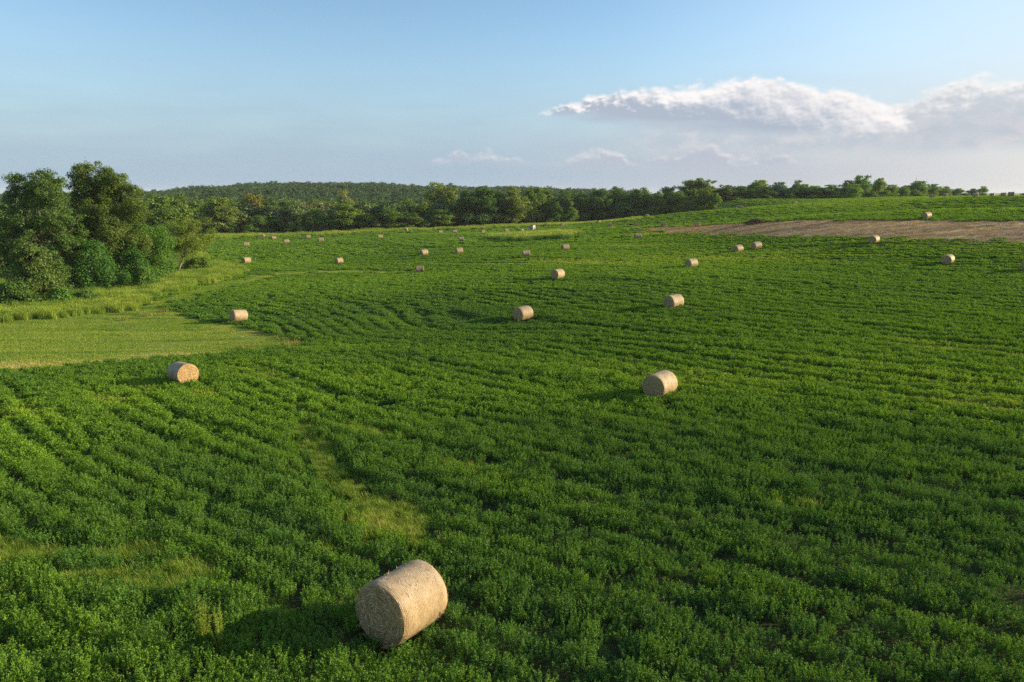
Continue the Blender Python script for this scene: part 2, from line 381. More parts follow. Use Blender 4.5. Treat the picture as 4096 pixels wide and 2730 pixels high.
M['alfalfa'] = leaf_mat('alfalfa_leaf', [(0.0, (0.060, 0.150, 0.034)), (0.30, (0.102, 0.212, 0.023)), (0.65, (0.155, 0.295, 0.026)), (1.0, (0.31, 0.37, 0.055))], 0.27, 0.010)
M['grass'] = leaf_mat('grass_blade', [(0.0, (0.07, 0.155, 0.026)), (0.4, (0.17, 0.275, 0.034)), (0.75, (0.27, 0.335, 0.058)), (1.0, (0.42, 0.38, 0.15))], 0.38, 0.015, warm=(1.15, 1.1, 0.6))
M['stubble'] = leaf_mat('dry_stubble', [(0.0, (0.165, 0.112, 0.072)), (0.45, (0.32, 0.225, 0.125)), (1.0, (0.54, 0.44, 0.21))], 0.15, 0.0, warm=(1.1, 1, 0.8))
M['tree_leaf'] = leaf_mat('tree_leaf', [(0.0, (0.054, 0.118, 0.034)), (0.5, (0.104, 0.178, 0.042)), (1.0, (0.185, 0.250, 0.064))], 0.33, 0.010, instanced=False)
M['wood_leaf'] = leaf_mat('wood_leaf', [(0.0, (0.040, 0.095, 0.050)), (0.5, (0.080, 0.145, 0.048)), (1.0, (0.160, 0.205, 0.070))], 0.28, 0.008)  # bluish low end carries the far hill's haze in the leaf colour
def bark_mat(name, a, b):
    m, N = new_mat(name); tc = N.node('ShaderNodeTexCoord')
    mp = N.node('ShaderNodeMapping'); mp.inputs['Scale'].default_value = (6, 6, 1.2); N.l.new(tc.outputs['Object'], mp.inputs[0])
    n = N.noise(mp.outputs[0], 2.0, 6, 0.65)
    finish(N, principled(N, N.ramp(n, [(0.3, a), (0.7, b)]), 0.9, bump(N, n, 0.8, 0.05))); return m
M['bark'] = bark_mat('bark', (0.035, 0.026, 0.018), (0.13, 0.10, 0.075))
M['pale_bark'] = bark_mat('pale_bark', (0.11, 0.09, 0.07), (0.30, 0.26, 0.20))

# ------------------------------------------------------------------ zones of the land, outlined by measured points
def poly(pts): return np.array([ground_at(*p) for p in pts])
Z_BROWN = poly([(2600,913),(2680,909),(2800,905),(2880,900),(3000,893),(3150,886),(3300,882),(3500,881),(3700,882),(3900,885),(4300,890),(4300,974),(4096,971),(3900,967),(3700,962),(3500,957),(3300,953),(3100,948),(2900,942),(2700,936),(2560,927),(2520,921)])
Z_MOWN = poly([(-700,1310),(-300,1300),(0,1291),(250,1270),(400,1260),(560,1240),(640,1218),(690,1247),(835,1283),(952,1306),(1130,1347),(1235,1374),(1225,1396),(1010,1413),(800,1430),(595,1443),(416,1461),(240,1478),(0,1493),(-300,1510),(-700,1540)])
Z_LANE = poly([(560,1242),(640,1195),(760,1158),(900,1128),(1010,1103),(1120,1090),(1250,1084),(1450,1080),(1660,1088),(1680,1093),(1400,1092),(1150,1106),(1010,1138),(860,1164),(760,1192),(690,1216),(640,1240)])
Z_TALL = poly([(-700,1270),(-300,1262),(0,1240),(200,1222),(420,1190),(560,1165),(700,1110),(800,1080),(850,1055),(890,1062),(930,1072),(975,1086),(985,1098),(880,1122),(760,1152),(690,1172),(620,1192),(575,1222),(560,1240),(400,1260),(250,1270),(0,1291),(-300,1302),(-700,1312)])
Z_WOODEDGE = poly([(700,950),(845,945),(1000,936),(1300,929),(1500,920),(1700,914),(1900,904),(2100,899),(2300,892),(2480,884),(2560,880),(2560,882),(2480,889),(2300,902),(2100,911),(1900,917),(1700,923),(1500,934),(1250,944),(1000,951),(845,957),(700,962)])
Z_ISLE = poly([(1984,952),(2015,946),(2104,942),(2206,935),(2270,933),(2293,942),(2283,956),(2219,962),(2104,968),(2027,970),(1987,965)])
Z_ISLE_B = poly([(2063,939),(2130,931),(2206,926.5),(2283,926),(2293,930),(2206,934),(2130,939),(2079,941)])
Z_PATCH = poly([(-200,2170),(0,2185),(150,2200),(330,2240),(600,2200),(700,2230),(900,2310),(930,2390),(720,2390),(500,2380),(250,2350),(50,2300),(-200,2290)])
Z_CLUMP = poly([(-900,1262),(0,1238),(200,1220),(420,1188),(560,1163),(700,1108),(790,1082),(790,1010),(300,1000),(-900,1000)])
def inside(P, X, Y):
    r = np.zeros(len(X), bool); j = len(P) - 1
    for i in range(len(P)):
        (x1, y1), (x2, y2) = P[i], P[j]
        c = ((y1 > Y) != (y2 > Y))
        with np.errstate(divide='ignore', invalid='ignore'):
            r ^= c & (X < (x2 - x1) * (Y - y1) / (y2 - y1 + 1e-12) + x1)
        j = i
    return r
def near_line(P, X, Y):
    d = np.full(len(X), 1e9)
    for (x1, y1), (x2, y2) in zip(P[:-1], P[1:]):
        dx, dy = x2 - x1, y2 - y1; t = np.clip(((X - x1) * dx + (Y - y1) * dy) / (dx * dx + dy * dy + 1e-9), 0, 1)
        d = np.minimum(d, np.hypot(X - x1 - t * dx, Y - y1 - t * dy))
    return d
TRACK = poly([(1200,1620),(1230,1700),(1245,1770),(1285,1840),(1335,1920),(1430,2003),(1560,2060),(1640,2110)])
WOODLINE = np.array([(math.sin(R_(a)) * r, math.cos(R_(a)) * r) for a, r in ((-60,275),(-40,285),(-23,291),(-17,289),(-9,288),(-1,307),(4,320),(9,330),(13,336),(16.5,338),(18,345))])
EDGE = poly([(1600,1500),(1235,1378),(1130,1347),(952,1306),(835,1283),(690,1247),(640,1218),(690,1185),(760,1165),(900,1135),(1010,1115),(1120,1100),(1450,1092),(1700,1093)])
ROW_D = R_(-40.0)
def row_uv(X, Y):
    far = np.clip((np.hypot(X, Y) - 90) / 60, 0, 1) * np.clip((20 - X) / 50, 0, 1)
    wx = (noise2(X / 45, Y / 45, 3) - .5) * (5 + 34 * far); wy = (noise2(X / 45, Y / 45, 4) - .5) * (5 + 34 * far)
    x, y = X + wx, Y + wy
    u = -x * math.sin(ROW_D) + y * math.cos(ROW_D); v = x * math.cos(ROW_D) + y * math.sin(ROW_D)
    m = (np.hypot(X, Y) > 50) & (np.hypot(X, Y) < 140) & (X < 15)
    if m.any():
        d = near_line(EDGE, X[m], Y[m]); k = np.clip((24 - d) / 12, 0, 1) * np.clip((np.hypot(X[m], Y[m]) - 52) / 14, 0, 1) * np.clip((132 - np.hypot(X[m], Y[m])) / 14, 0, 1)
        k = k * k * (3 - 2 * k); t = np.arctan2(Y[m] - 95, X[m] + 5) * 40
        u[m] = u[m] * (1 - k) + (d + 40) * k; v[m] = v[m] * (1 - k) + t * k
    return u, v
SPOTS = [ # yellow-green thin places: pixel, half length along the row and across it in m, strength
 (3900,1415,7,.9,.75),(4010,1650,5,.8,.6),(3700,1640,4,.8,.3),(2900,1530,8,2.2,.35),(2450,1490,8,2,.3),(1050,1500,5,1.4,.5),(1350,1510,4,1.2,.4),(820,1590,3,.8,.5),
 (450,1620,5,1.0,.55),(100,1655,4,.9,.5),(560,1560,4,.8,.4),(1480,1740,2,.6,.5),(1750,1655,3,.6,.3),(2250,1048,14,2.0,.75),(2420,1058,10,1.8,.55),(1950,1060,12,1.6,.6),(1780,1058,8,1.4,.4),
 (2520,985,12,2,.5),(2900,950,14,1.5,.5),(2600,940,10,2,.6),(3400,968,20,1.2,.4),(3050,1038,12,1.2,.45),(2880,1000,10,1.2,.35),(3500,824,22,2.2,.5),(3900,812,22,2.2,.5),(3250,822,14,1.5,.55),(2450,915,14,2.2,.55),(1640,940,16,2,.35),
 (860,2620,1.2,.5,.25),(3250,2050,2.5,.6,.3),(2900,2350,2,.5,.2),(1330,2230,1.5,.5,.3),(1500,2110,2,.9,.7),(1650,2160,1.5,.7,.6),(1880,1900,2.5,.6,.3),(1400,1395,4,1.2,.5),(1250,1400,3,1.2,.4)]
SPOTS = [(ground_at(a, b), c, d, e) for a, b, c, d, e in SPOTS]
def field_tint(X, Y):
    u, v = row_uv(X, Y)
    t = 0.14 + .10 * np.clip((np.hypot(X, Y) - 22) / 20, 0, 1) + 0.34 * (fbm(X / 26, Y / 26, 11) - .5) + 0.40 * (fbm(v / 13, u / 2.2, 12) - .5)
    rr = np.hypot(X, Y); t = t + 0.10 * np.clip((X + 10) / 50, -0.6, 1) + 0.17 * np.clip((rr - 85) / 60, 0, 1) + .27 * np.exp(-((rr - 42) / 8) ** 2) * (.3 + 1.0 * noise2(X / 9, Y / 9, 6)) + .2 * np.exp(-((rr - 125) / 14) ** 2)
    ca, sa = math.cos(ROW_D), math.sin(ROW_D); s = np.zeros(len(X))
    for g, a, b, e in SPOTS:
        dx, dy = X - g[0], Y - g[1]
        q = ((dx * ca + dy * sa) / a) ** 2 + ((-dx * sa + dy * ca) / b) ** 2
        s = np.maximum(s, min(1, 1.3 * e) * np.exp(-q) * (0.6 + 0.8 * noise2(X / 1.3, Y / 1.3, 5)))
    return np.clip(t, 0.02, 1), s

# ------------------------------------------------------------------ the ground sheet
def build_ground():
    t = np.linspace(-1, 1, 561)
    gx = 55 * np.sinh(t * math.asinh(3600 / 55)) * 1.0
    t2 = np.linspace(math.asinh(-90 / 60), math.asinh(3700 / 60), 620); gy = 30 + 60 * np.sinh(t2)
    X, Y = np.meshgrid(gx, gy); x, y = X.ravel(), Y.ravel()
    z = tz(x, y)
    r = np.hypot(x, y)
    z += (fbm(x / 3.1, y / 3.1, 21) - .5) * 0.16 * np.clip(1 - r / 400, 0, 1)
    # ploughed swathes of the bare strip
    br = inside(Z_BROWN, x, y)
    n, m_ = X.shape[1], X.shape[0]
    i = np.arange(m_ - 1)[:, None] * n + np.arange(n - 1)[None]
    F = np.stack([i, i + 1, i + n + 1, i + n], -1).reshape(-1, 4)
    mat, N = new_mat('field_soil')
    a = N.node('ShaderNodeAttribute', attribute_name='zone'); sp = N.node('ShaderNodeSeparateColor'); N.l.new(a.outputs['Color'], sp.inputs[0])
    g = N.node('ShaderNodeNewGeometry'); pos = g.outputs['Position']
    n1 = N.noise(pos, 0.9, 6, 0.65); n2 = N.noise(pos, 0.07, 4, 0.5)
    soil = N.ramp(n1, [(0.3, (0.018, 0.024, 0.010)), (0.55, (0.035, 0.050, 0.016)), (0.75, (0.075, 0.055, 0.034))])
    mown = N.ramp(N.m('ADD', N.m('MULTIPLY', n1, 0.6), N.m('MULTIPLY', n2, 0.4)), [(0.3, (0.09, 0.15, 0.025)), (0.6, (0.18, 0.23, 0.045)), (0.8, (0.26, 0.25, 0.09))])
    rx = N.node('ShaderNodeMapping'); rx.inputs['Scale'].default_value = (0.05, 0.9, 1); rx.inputs['Rotation'].default_value = (0, 0, R_(-6)); N.l.new(pos, rx.inputs[0])
    n3 = N.noise(rx.outputs[0], 1.0, 5, 0.6)
    brown = N.ramp(N.m('ADD', N.m('MULTIPLY', n3, 0.7), N.m('MULTIPLY', n1, 0.3)), [(0.35, (0.145, 0.098, 0.064)), (0.5, (0.29, 0.22, 0.135)), (0.62, (0.44, 0.36, 0.20))])
    far = N.ramp(N.m('ADD', N.m('MULTIPLY', n2, .5), N.m('MULTIPLY', n1, .5)), [(0.3, (0.055, 0.125, 0.022)), (0.7, (0.14, 0.23, 0.03))])
    wood = (0.02, 0.025, 0.012)
    col = N.mix(sp.outputs[0], soil, mown); col = N.mix(sp.outputs[1], col, brown); col = N.mix(sp.outputs[2], col, far)
    finish(N, principled(N, col, 0.95, bump(N, n1, 0.6, 0.15), 0.1))
    me = mesh_np('ground', np.c_[x, y, z], F, mat, True)
    za = np.zeros((len(x), 4), np.float32); za[:, 3] = 1
    za[:, 0] = inside(Z_MOWN, x, y) | inside(Z_TALL, x, y) | inside(Z_LANE, x, y) | inside(Z_WOODEDGE, x, y)
    za[:, 1] = br; za[:, 2] = np.clip((r - 70) / 120, 0, 1) * (1 - br) * (1 - za[:, 0])
    at = me.color_attributes.new('zone', 'FLOAT_COLOR', 'POINT'); at.data.foreach_set('color', za.ravel())
    tag(obj('ground', me), kind='structure')
build_ground()

# ------------------------------------------------------------------ hay bales
def bale_mats():
    m, N = new_mat('bale_wrap'); tc = N.node('ShaderNodeTexCoord'); P = tc.outputs['Object']
    sp = N.node('ShaderNodeSeparateXYZ'); N.l.new(P, sp.inputs[0]); x, y, z = sp.outputs
    th = N.m('ARCTAN2', z, y)
    oi = N.node('ShaderNodeObjectInfo'); r = oi.outputs['Random']
    off = N.m('MULTIPLY', r, 40.0)
    q = N.comb(N.m('ADD', N.m('MULTIPLY', x, 26.0), off), N.m('MULTIPLY', th, 2.2), 0)      # strands run round the bale
    straw = N.noise(q, 2.2, 6, 0.7, 0.3)
    q2 = N.comb(N.m('ADD', N.m('MULTIPLY', x, 2.2), off), N.m('MULTIPLY', y, 2.2), N.m('MULTIPLY', z, 2.2))
    blot = N.noise(q2, 1.3, 4, 0.55)
    speck = N.noise(q2, 24.0, 3, 0.7)
    ring = N.m('SINE', N.m('ADD', N.m('MULTIPLY', x, 150.0), N.m('MULTIPLY', N.noise(q2, 3.0, 2, 0.5), 2.5)))
    fac = N.m('ADD', N.m('ADD', N.m('MULTIPLY', straw, 0.42), N.m('MULTIPLY', speck, 0.42)), N.m('MULTIPLY', blot, 0.30))
    col = N.ramp(fac, [(0.35, (0.085, 0.050, 0.022)), (0.48, (0.23, 0.150, 0.070)), (0.57, (0.33, 0.245, 0.132)), (0.70, (0.53, 0.43, 0.27))])
    weather_skylight = N.mr(N.m('ADD', N.m('MULTIPLY', z, 0.55), N.m('MULTIPLY', blot, 0.7)), 0.30, 0.85)   # bleached top, with the sky light on it put into the colour
    col = N.mix(N.m('MULTIPLY', weather_skylight, 0.60), col, N.ramp(fac, [(0.36, (0.125, 0.102, 0.080)), (0.70, (0.45, 0.40, 0.33))]))
    col = N.mix(N.m('MULTIPLY', N.mr(ring, 0.2, 0.9), N.m('MULTIPLY', blot, 0.30)), col, (0.50, 0.44, 0.37))
    hs = N.node('ShaderNodeHueSaturation'); N.l.new(col, hs.inputs['Color']); N.val(hs.inputs['Value'], N.m('ADD', 0.66, N.m('MULTIPLY', r, 0.26)))
    h = N.m('ADD', N.m('MULTIPLY', straw, 0.7), N.m('ADD', N.m('MULTIPLY', ring, 0.12), N.m('MULTIPLY', speck, 0.6)))
    finish(N, principled(N, hs.outputs[0], 0.62, bump(N, h, 0.9, 0.025), 0.35)); M['wrap'] = m
    m, N = new_mat('bale_end'); tc = N.node('ShaderNodeTexCoord'); P = tc.outputs['Object']
    sp = N.node('ShaderNodeSeparateXYZ'); N.l.new(P, sp.inputs[0]); x, y, z = sp.outputs
    oi = N.node('ShaderNodeObjectInfo'); r0 = oi.outputs['Random']
    rad = N.m('SQRT', N.m('ADD', N.m('MULTIPLY', y, y), N.m('MULTIPLY', z, z))); th = N.m('ARCTAN2', z, y)
    wob = N.noise(P, 5.0, 3, 0.6)
    spiral = N.m('ADD', N.m('ADD', rad, N.m('MULTIPLY', th, 0.012)), N.m('MULTIPLY', N.m('SUBTRACT', wob, 0.5), 0.10))
    q = N.comb(N.m('ADD', N.m('MULTIPLY', spiral, 30.0), N.m('MULTIPLY', r0, 30.0)), N.m('MULTIPLY', th, 1.5), 0)
    n1 = N.noise(q, 1.1, 5, 0.7); n2 = N.noise(P, 30.0, 4, 0.7)
    fac = N.m('ADD', N.m('MULTIPLY', n1, 0.72), N.m('MULTIPLY', n2, 0.28))
    col = N.ramp(fac, [(0.35, (0.070, 0.042, 0.018)), (0.46, (0.25, 0.165, 0.070)), (0.56, (0.44, 0.32, 0.155)), (0.70, (0.64, 0.50, 0.28))])
    finish(N, principled(N, col, 0.75, bump(N, fac, 1.0, 0.05), 0.2)); M['end'] = m
    m, N = new_mat('straw'); g = N.node('ShaderNodeNewGeometry')
    finish(N, principled(N, N.ramp(g.outputs['Random Per Island'], [(0.0, (0.22, 0.14, 0.06)), (0.5, (0.44, 0.32, 0.16)), (1.0, (0.66, 0.54, 0.33))]), 0.6)); M['straw'] = m
bale_mats()
def make_bale(seed, sag=0.0, waist=0.0, fuzz=1.0):
    rg = np.random.default_rng(seed)
    root = empty('round_bale')
    ns, nt = 22, 72; R = BD_ / 2; L = BL_
    xs = np.linspace(-1, 1, ns); xs = np.sign(xs) * (1 - (1 - np.abs(xs)) ** 1.4)
    th = np.arange(nt) / nt * 2 * math.pi
    Xg, T = np.meshgrid(xs, th, indexing='ij')
    rr = R * (1 - 0.045 * np.clip(np.abs(Xg) - 0.86, 0, 1) / 0.14 - waist * (1 - Xg ** 2) * np.clip(np.sin(T) + 0.2, 0, 1))
    rr = rr * (1 + 0.030 * (fbm(Xg * 1.6 + seed * 9, T * 1.3, seed, 3) - .5) * np.minimum(1, 2) + 0.010 * (noise2(Xg * 7, T * 6, seed + 5) - .5))
    Y = rr * np.cos(T); Z = rr * np.sin(T)
    Z = np.where(Z < -R * 0.86, -R * 0.86 + (Z + R * 0.86) * 0.25, Z)                # flattened where it rests
    Y *= 1 + sag * 0.5; Z = (Z + R) * (1 - sag) - R * (1 - sag) + 0
    V = np.stack([Xg * L / 2, Y, Z], -1).reshape(-1, 3)
    i = np.arange(ns - 1)[:, None] * nt; j = np.arange(nt)[None]; k = (j + 1) % nt
    F = np.stack([i + j, i + k, i + nt + k, i + nt + j], -1).reshape(-1, 4)
    n = int(900 * fuzz); ta = rg.random(n) * 2 * math.pi; xx = rg.uniform(-.98, .98, n) * L / 2
    nd = np.c_[np.zeros(n), np.cos(ta), np.sin(ta) * (1 - sag)]
    c = nd * (R * 0.985); c[:, 0] = xx
    tang = np.c_[rg.normal(0, .5, n), -np.sin(ta), np.cos(ta)] + nd * (rg.random(n)[:, None] ** 2.5) * 1.2
    SV, SF = leaves(c, nd + rg.normal(0, .5, (n, 3)), tang, rg.uniform(.04, .15, n), 0.008)
    obj('net_wrap', mesh_join('net_wrap', [(V, F[:, ::-1], M['wrap'], True), (SV, SF, M['straw'], False)]), root)
    for sgn, ring in ((-1, 0), (1, ns - 1)):
        edge = V.reshape(ns, nt, 3)[ring]; nr = 14
        f = np.linspace(1, 0.02, nr); pts = []
        for a in f:
            p = edge * np.array([1, a, a])
            dome = 0.035 * (1 - a ** 2) + 0.05 * (fbm(p[:, 1] * 3 + seed, p[:, 2] * 3 + sgn, seed + 3, 3) - .5) * min(1, (1 - a) * 8) - 0.02 * math.exp(-(a / 0.12) ** 2)
            p[:, 0] = sgn * (L / 2 + dome - 0.002); pts.append(p)
        EV = np.concatenate(pts); i = np.arange(nr - 1)[:, None] * nt
        EF = np.stack([i + j, i + k, i + nt + k, i + nt + j], -1).reshape(-1, 4)
        if sgn < 0: EF = EF[:, ::-1]
        last = (np.arange(nt) + (nr - 1) * nt)[None]
        if sgn < 0: last = last[:, ::-1]
        # loose straws lying round the end and sticking out at its rim
        n = int(650 * fuzz); ra = R * np.sqrt(rg.random(n)) * 0.97; ta = rg.random(n) * 2 * math.pi
        c = np.c_[np.full(n, sgn * (L / 2 + 0.045)), ra * np.cos(ta), ra * np.sin(ta) * (1 - sag)]
        tang = np.c_[rg.normal(0, .25, n) + sgn * 0.12, -np.sin(ta) + rg.normal(0, .5, n), np.cos(ta) + rg.normal(0, .5, n)]
        nrm = np.c_[np.full(n, sgn * 1.0), rg.normal(0, .6, n), rg.normal(0, .6, n)]
        SV, SF = leaves(c, nrm, tang, rg.uniform(.06, .22, n), 0.009)
        obj('end_face', mesh_join('end_face', [(EV, [EF, last], M['end'], True), (SV, SF, M['straw'], False)]), root)
    return root
BALE_LABEL = {
 'BF': 'largest straw bale, alone in the lowest foreground with its shaded end turned left',
 'BE': 'second nearest bale, right of centre in pale alfalfa, dark end facing us',
 'BD': 'bale with its bright golden end fully sunlit, below the mown grass tongue',
 'BC': 'tilted bale on the alfalfa edge just above the mown grass tongue',
 'BA': 'bale in dark green alfalfa in the middle of the field, left of an equal-sized one',
 'BB': 'bale in dark green alfalfa in the middle of the field, right of an equal-sized one',
 'AH': 'bale standing above and between the two equal mid-field bales, with a dark left end',
 'AN': 'bale with a long shadow, lower left of the close pair below the brown strip',
 'AL': 'left and lower bale of the close pair below the brown strip',
 'AM': 'right and upper bale of the close pair below the brown strip',
 'AO': 'bale touching the lower edge of the brown strip, its dark end towards the camera',
 'AP': 'wide bale alone on the right slope below the brown strip, showing a round dark end',
 'AQ': 'bale on the right slope cut off by the edge of the photo',
 'AR': 'bale standing right on the upper edge of the brown strip',
 'AS': 'bale sunk behind the small crest above the brown strip so only its top shows',
 'AT': 'leftmost bale of the skyline row at the top of the right hill',
 'AU': 'front bale of the two overlapping bales on the skyline of the right hill',
 'AV': 'tiny bale peeping out behind another on the skyline of the right hill',
 'AW': 'bale with its round end showing, middle of the skyline row on the right hill',
 'AX': 'grey side-on bale right of the middle of the skyline row',
 'AY': 'small square-looking side-on bale, last but one of the skyline row',
 'AZ': 'sunlit bale at the right end of the skyline row',
 'AJ': 'bale on the far left of the upper hill, at the edge of the second field',
 'AK': 'bale on the upper crest with the hedgerow of trees behind it, right of the mound',
 'AI': 'bale just above the left tip of the brown strip, nearest the mound',
 'Y':  'bale left of the brown strip on the lit upper slope, second from the mound',
 'X':  'end-on bale third from the mound along the lit upper slope',
 'W':  'end-on bale fourth from the mound along the lit upper slope',
 'V':  'small bale close under the dark wood, above the end-on bales right of the shed',
 'Z':  'half hidden bale behind the hill edge, the left one of two together',
 'AA': 'half hidden bale behind the hill edge, the right one of two together',
 'AB': 'half hidden bale on the hill edge below the right corner of the dark wood',
 'AG': 'side-on bale just below the left tip of the brown strip',
 'AF': 'side-on bale below the right end of the long grass island',
 'AE': 'side-on bale directly below the long grass island and the shed',
 'R':  'bale just right of the wooden shed roof, partly in long grass',
 'S':  'second bale right of the wooden shed, at the edge of long grass',
 'T':  'third bale right of the wooden shed, largest of the three at the wood edge',
 'U':  'bale almost hidden in pale grass below and right of the shed',
 'Q':  'bale just left of the wooden shed with its sunlit end facing it',
 'P':  'second bale left of the wooden shed, side-on',
 'O':  'end-on bale, third to the left of the wooden shed',
 'N':  'small side-on bale, fourth to the left of the wooden shed',
 'M':  'small side-on bale, fifth to the left of the wooden shed',
 'AC': 'square-looking side-on bale below the small far bales left of the shed',
 'AD': 'right one of two similar bales standing side by side left of the long grass island',
 'K':  'left one of two similar bales standing side by side left of the long grass island',
 'L':  'dull side-on bale just above the end of the pale grass lane',
 'J':  'end-on bale in the long grass under the wood, above a lone side-on bale',
 'I':  'lone side-on bale in the far left field with a pale mown streak beside it',
 'H':  'bale in the middle of the left valley field above the pale grass lane',
 'G':  'bale beside the leaning tree, above the tip of the tall grass',
 'F':  'side-on bale behind the leaning tree, farthest left in the valley field',
 'E':  'lower right bale of the small far group in the valley field',
 'D':  'upper right bale of the small far group in the valley field',
 'C':  'lower middle bale of the small far group in the valley field',
 'B':  'upper left bale of the small far group, right of the end-on one',
 'A':  'end-on bale in the long grass margin at the left end of the far wood'}
BALE_XY = []
def place_bales():
    protos = [make_bale(3, 0.02, 0.035), make_bale(8, 0.05, 0.0), make_bale(21, 0.03, 0.015)]
    used = [False] * 3
    rg = random.Random(5)
    todo = [('BF', None)] + [(b[0], b) for b in reversed(BALES)]
    for n, (key, b) in enumerate(todo):
        pi = 0 if key == 'BF' else rg.choice((0, 1, 2))
        if b is None:
            g0 = ground_at(1583, 2566, 0.1); g = g0 + np.array([0.10, 0.52]); phi, az, ff = R_(44), math.atan2(g[0], g[1]), 1; sc = 1.01
        else:
            phi, az, d, R = bale_measure(b); ff = b[5]
            if b[6] and key not in ('AQ', 'U', 'J', 'R', 'S'):
                g = np.array([d[0] * R, d[1] * R]); sc = 1.0
            else:
                py = {'AQ': 1090, 'U': 934, 'J': 929, 'R': 908, 'S': 908}.get(key, b[2])
                g = ground_at(b[1], py, 0.2 if not b[6] else 0.0); Rm = np.hypot(*g)
                sc = float(np.clip(Rm / R, 0.86, 1.1)); g = g * (Rm + 0.5) / Rm
        los = np.array([math.sin(az), math.cos(az)]); left = np.array([-math.cos(az), math.sin(az)])
        a = -los * math.cos(phi) + left * math.sin(phi) * (1 if ff > 0 else -1)
        o = protos[pi] if not used[pi] else copy_tree(protos[pi])
        used[pi] = True
        z = tz1(*g)
        e = 0.6; sx = (tz1(g[0] + a[0] * e, g[1] + a[1] * e) - tz1(g[0] - a[0] * e, g[1] - a[1] * e)) / (2 * e)
        sc *= rg.uniform(0.98, 1.03) if b else 1
        o.location = (g[0], g[1], z + (0.78 if b else .82) * sc + (.3 if b and b[1] > 3700 and b[2] < 800 else 0)); o.scale = (sc,) * 3 if b else (sc, sc * 1.07, sc * 1.07)
        tilt = -math.atan(sx) + (rg.uniform(-.02, .02)); tilt += {'BC': -0.10, 'L': 0.05, 'F': 0.04}.get(key, 0)
        o.rotation_euler = (0, tilt, math.atan2(a[1], a[0]))
        tag(o, BALE_LABEL[key], 'hay bale', 'round bales left on the hayfield')
        BALE_XY.append((g[0], g[1], a[0], a[1]))
    for u, p in zip(used, protos):
        assert u
place_bales()

# ------------------------------------------------------------------ crops and grasses: small plants strewn over the fields
def scatter(name, pts, rot, scl, pid, tint, protos):
    me = bpy.data.meshes.new(name); n = len(pts)
    me.vertices.add(n); me.vertices.foreach_set('co', np.asarray(pts, np.float32).ravel())
    for nm, ty, val in (('rot', 'FLOAT_VECTOR', rot), ('scl', 'FLOAT_VECTOR', scl), ('pid', 'INT', pid), ('tint', 'FLOAT', tint)):
        a = me.attributes.new(nm, ty, 'POINT')
        if ty == 'FLOAT_VECTOR': a.data.foreach_set('vector', np.asarray(val, np.float32).ravel())
        else: a.data.foreach_set('value', np.asarray(val, np.int32 if ty == 'INT' else np.float32))
    o = obj(name, me)
    ng = bpy.data.node_groups.new(name, 'GeometryNodeTree')
    ng.interface.new_socket('Geometry', in_out='INPUT', socket_type='NodeSocketGeometry')
    ng.interface.new_socket('Geometry', in_out='OUTPUT', socket_type='NodeSocketGeometry')
    gi = ng.nodes.new('NodeGroupInput'); go = ng.nodes.new('NodeGroupOutput')
    g2i = ng.nodes.new('GeometryNodeGeometryToInstance')
    for p in reversed(protos):                              # the last link made comes first in the list
        oi = ng.nodes.new('GeometryNodeObjectInfo'); oi.inputs['Object'].default_value = p
        ng.links.new(oi.outputs['Geometry'], g2i.inputs[0])
    ip = ng.nodes.new('GeometryNodeInstanceOnPoints'); ip.inputs['Pick Instance'].default_value = True
    ng.links.new(gi.outputs[0], ip.inputs['Points']); ng.links.new(g2i.outputs[0], ip.inputs['Instance'])
    for nm, ty, sock in (('rot', 'FLOAT_VECTOR', 'Rotation'), ('scl', 'FLOAT_VECTOR', 'Scale'), ('pid', 'INT', 'Instance Index')):
        na = ng.nodes.new('GeometryNodeInputNamedAttribute'); na.data_type = ty; na.inputs[0].default_value = nm
        ng.links.new(next(x for x in na.outputs if x.enabled and x.name == 'Attribute'), ip.inputs[sock])
    ng.links.new(ip.outputs[0], go.inputs[0])
    md = o.modifiers.new('plants', 'NODES'); md.node_group = ng
    return o
def proto(name, V, F, mat): return obj(name, mesh_np(name, V, F, mat), link=False)
def alfalfa_proto(seed, rad, h, nstem, nnode, leaf, hvar=0.35, lean=0.5):
    """a clump of stems carrying leaflets in threes"""
    rg = np.random.default_rng(seed); cs, ns_, ts = [], [], []
    for s in range(nstem):
        r = rad * math.sqrt(rg.random()); a = rg.random() * 6.283
        b = np.array([r * math.cos(a), r * math.sin(a), 0]); hh = h * (1 - hvar * rg.random()) * (1 - 0.25 * (r / rad) ** 2)
        tip = b + np.array([math.cos(a), math.sin(a), 0]) * lean * r + rg.normal(0, .05, 3); tip[2] = hh
        for k in range(nnode):
            f = 0.38 + 0.62 * ((k + rg.random()) / nnode) ** .8
            p = b + (tip - b) * f; ang = rg.random() * 6.283; sp = leaf * (1.5 - 0.8 * f)
            for q in range(3):
                d = ang + (q - 1) * 0.9
                out = np.array([math.cos(d), math.sin(d), rg.uniform(-.1, .8)])
                cs.append(p + out * sp); ts.append(out); ns_.append(np.array([0, 0, 1.0]) - out * rg.uniform(-.2, .7) + rg.normal(0, .75, 3))
    n = len(cs); L = leaf * rg.uniform(0.8, 1.35, n)
    V, F = leaves(np.array(cs), np.array(ns_), np.array(ts), L * 1.35, L * 0.55)
    return V, F
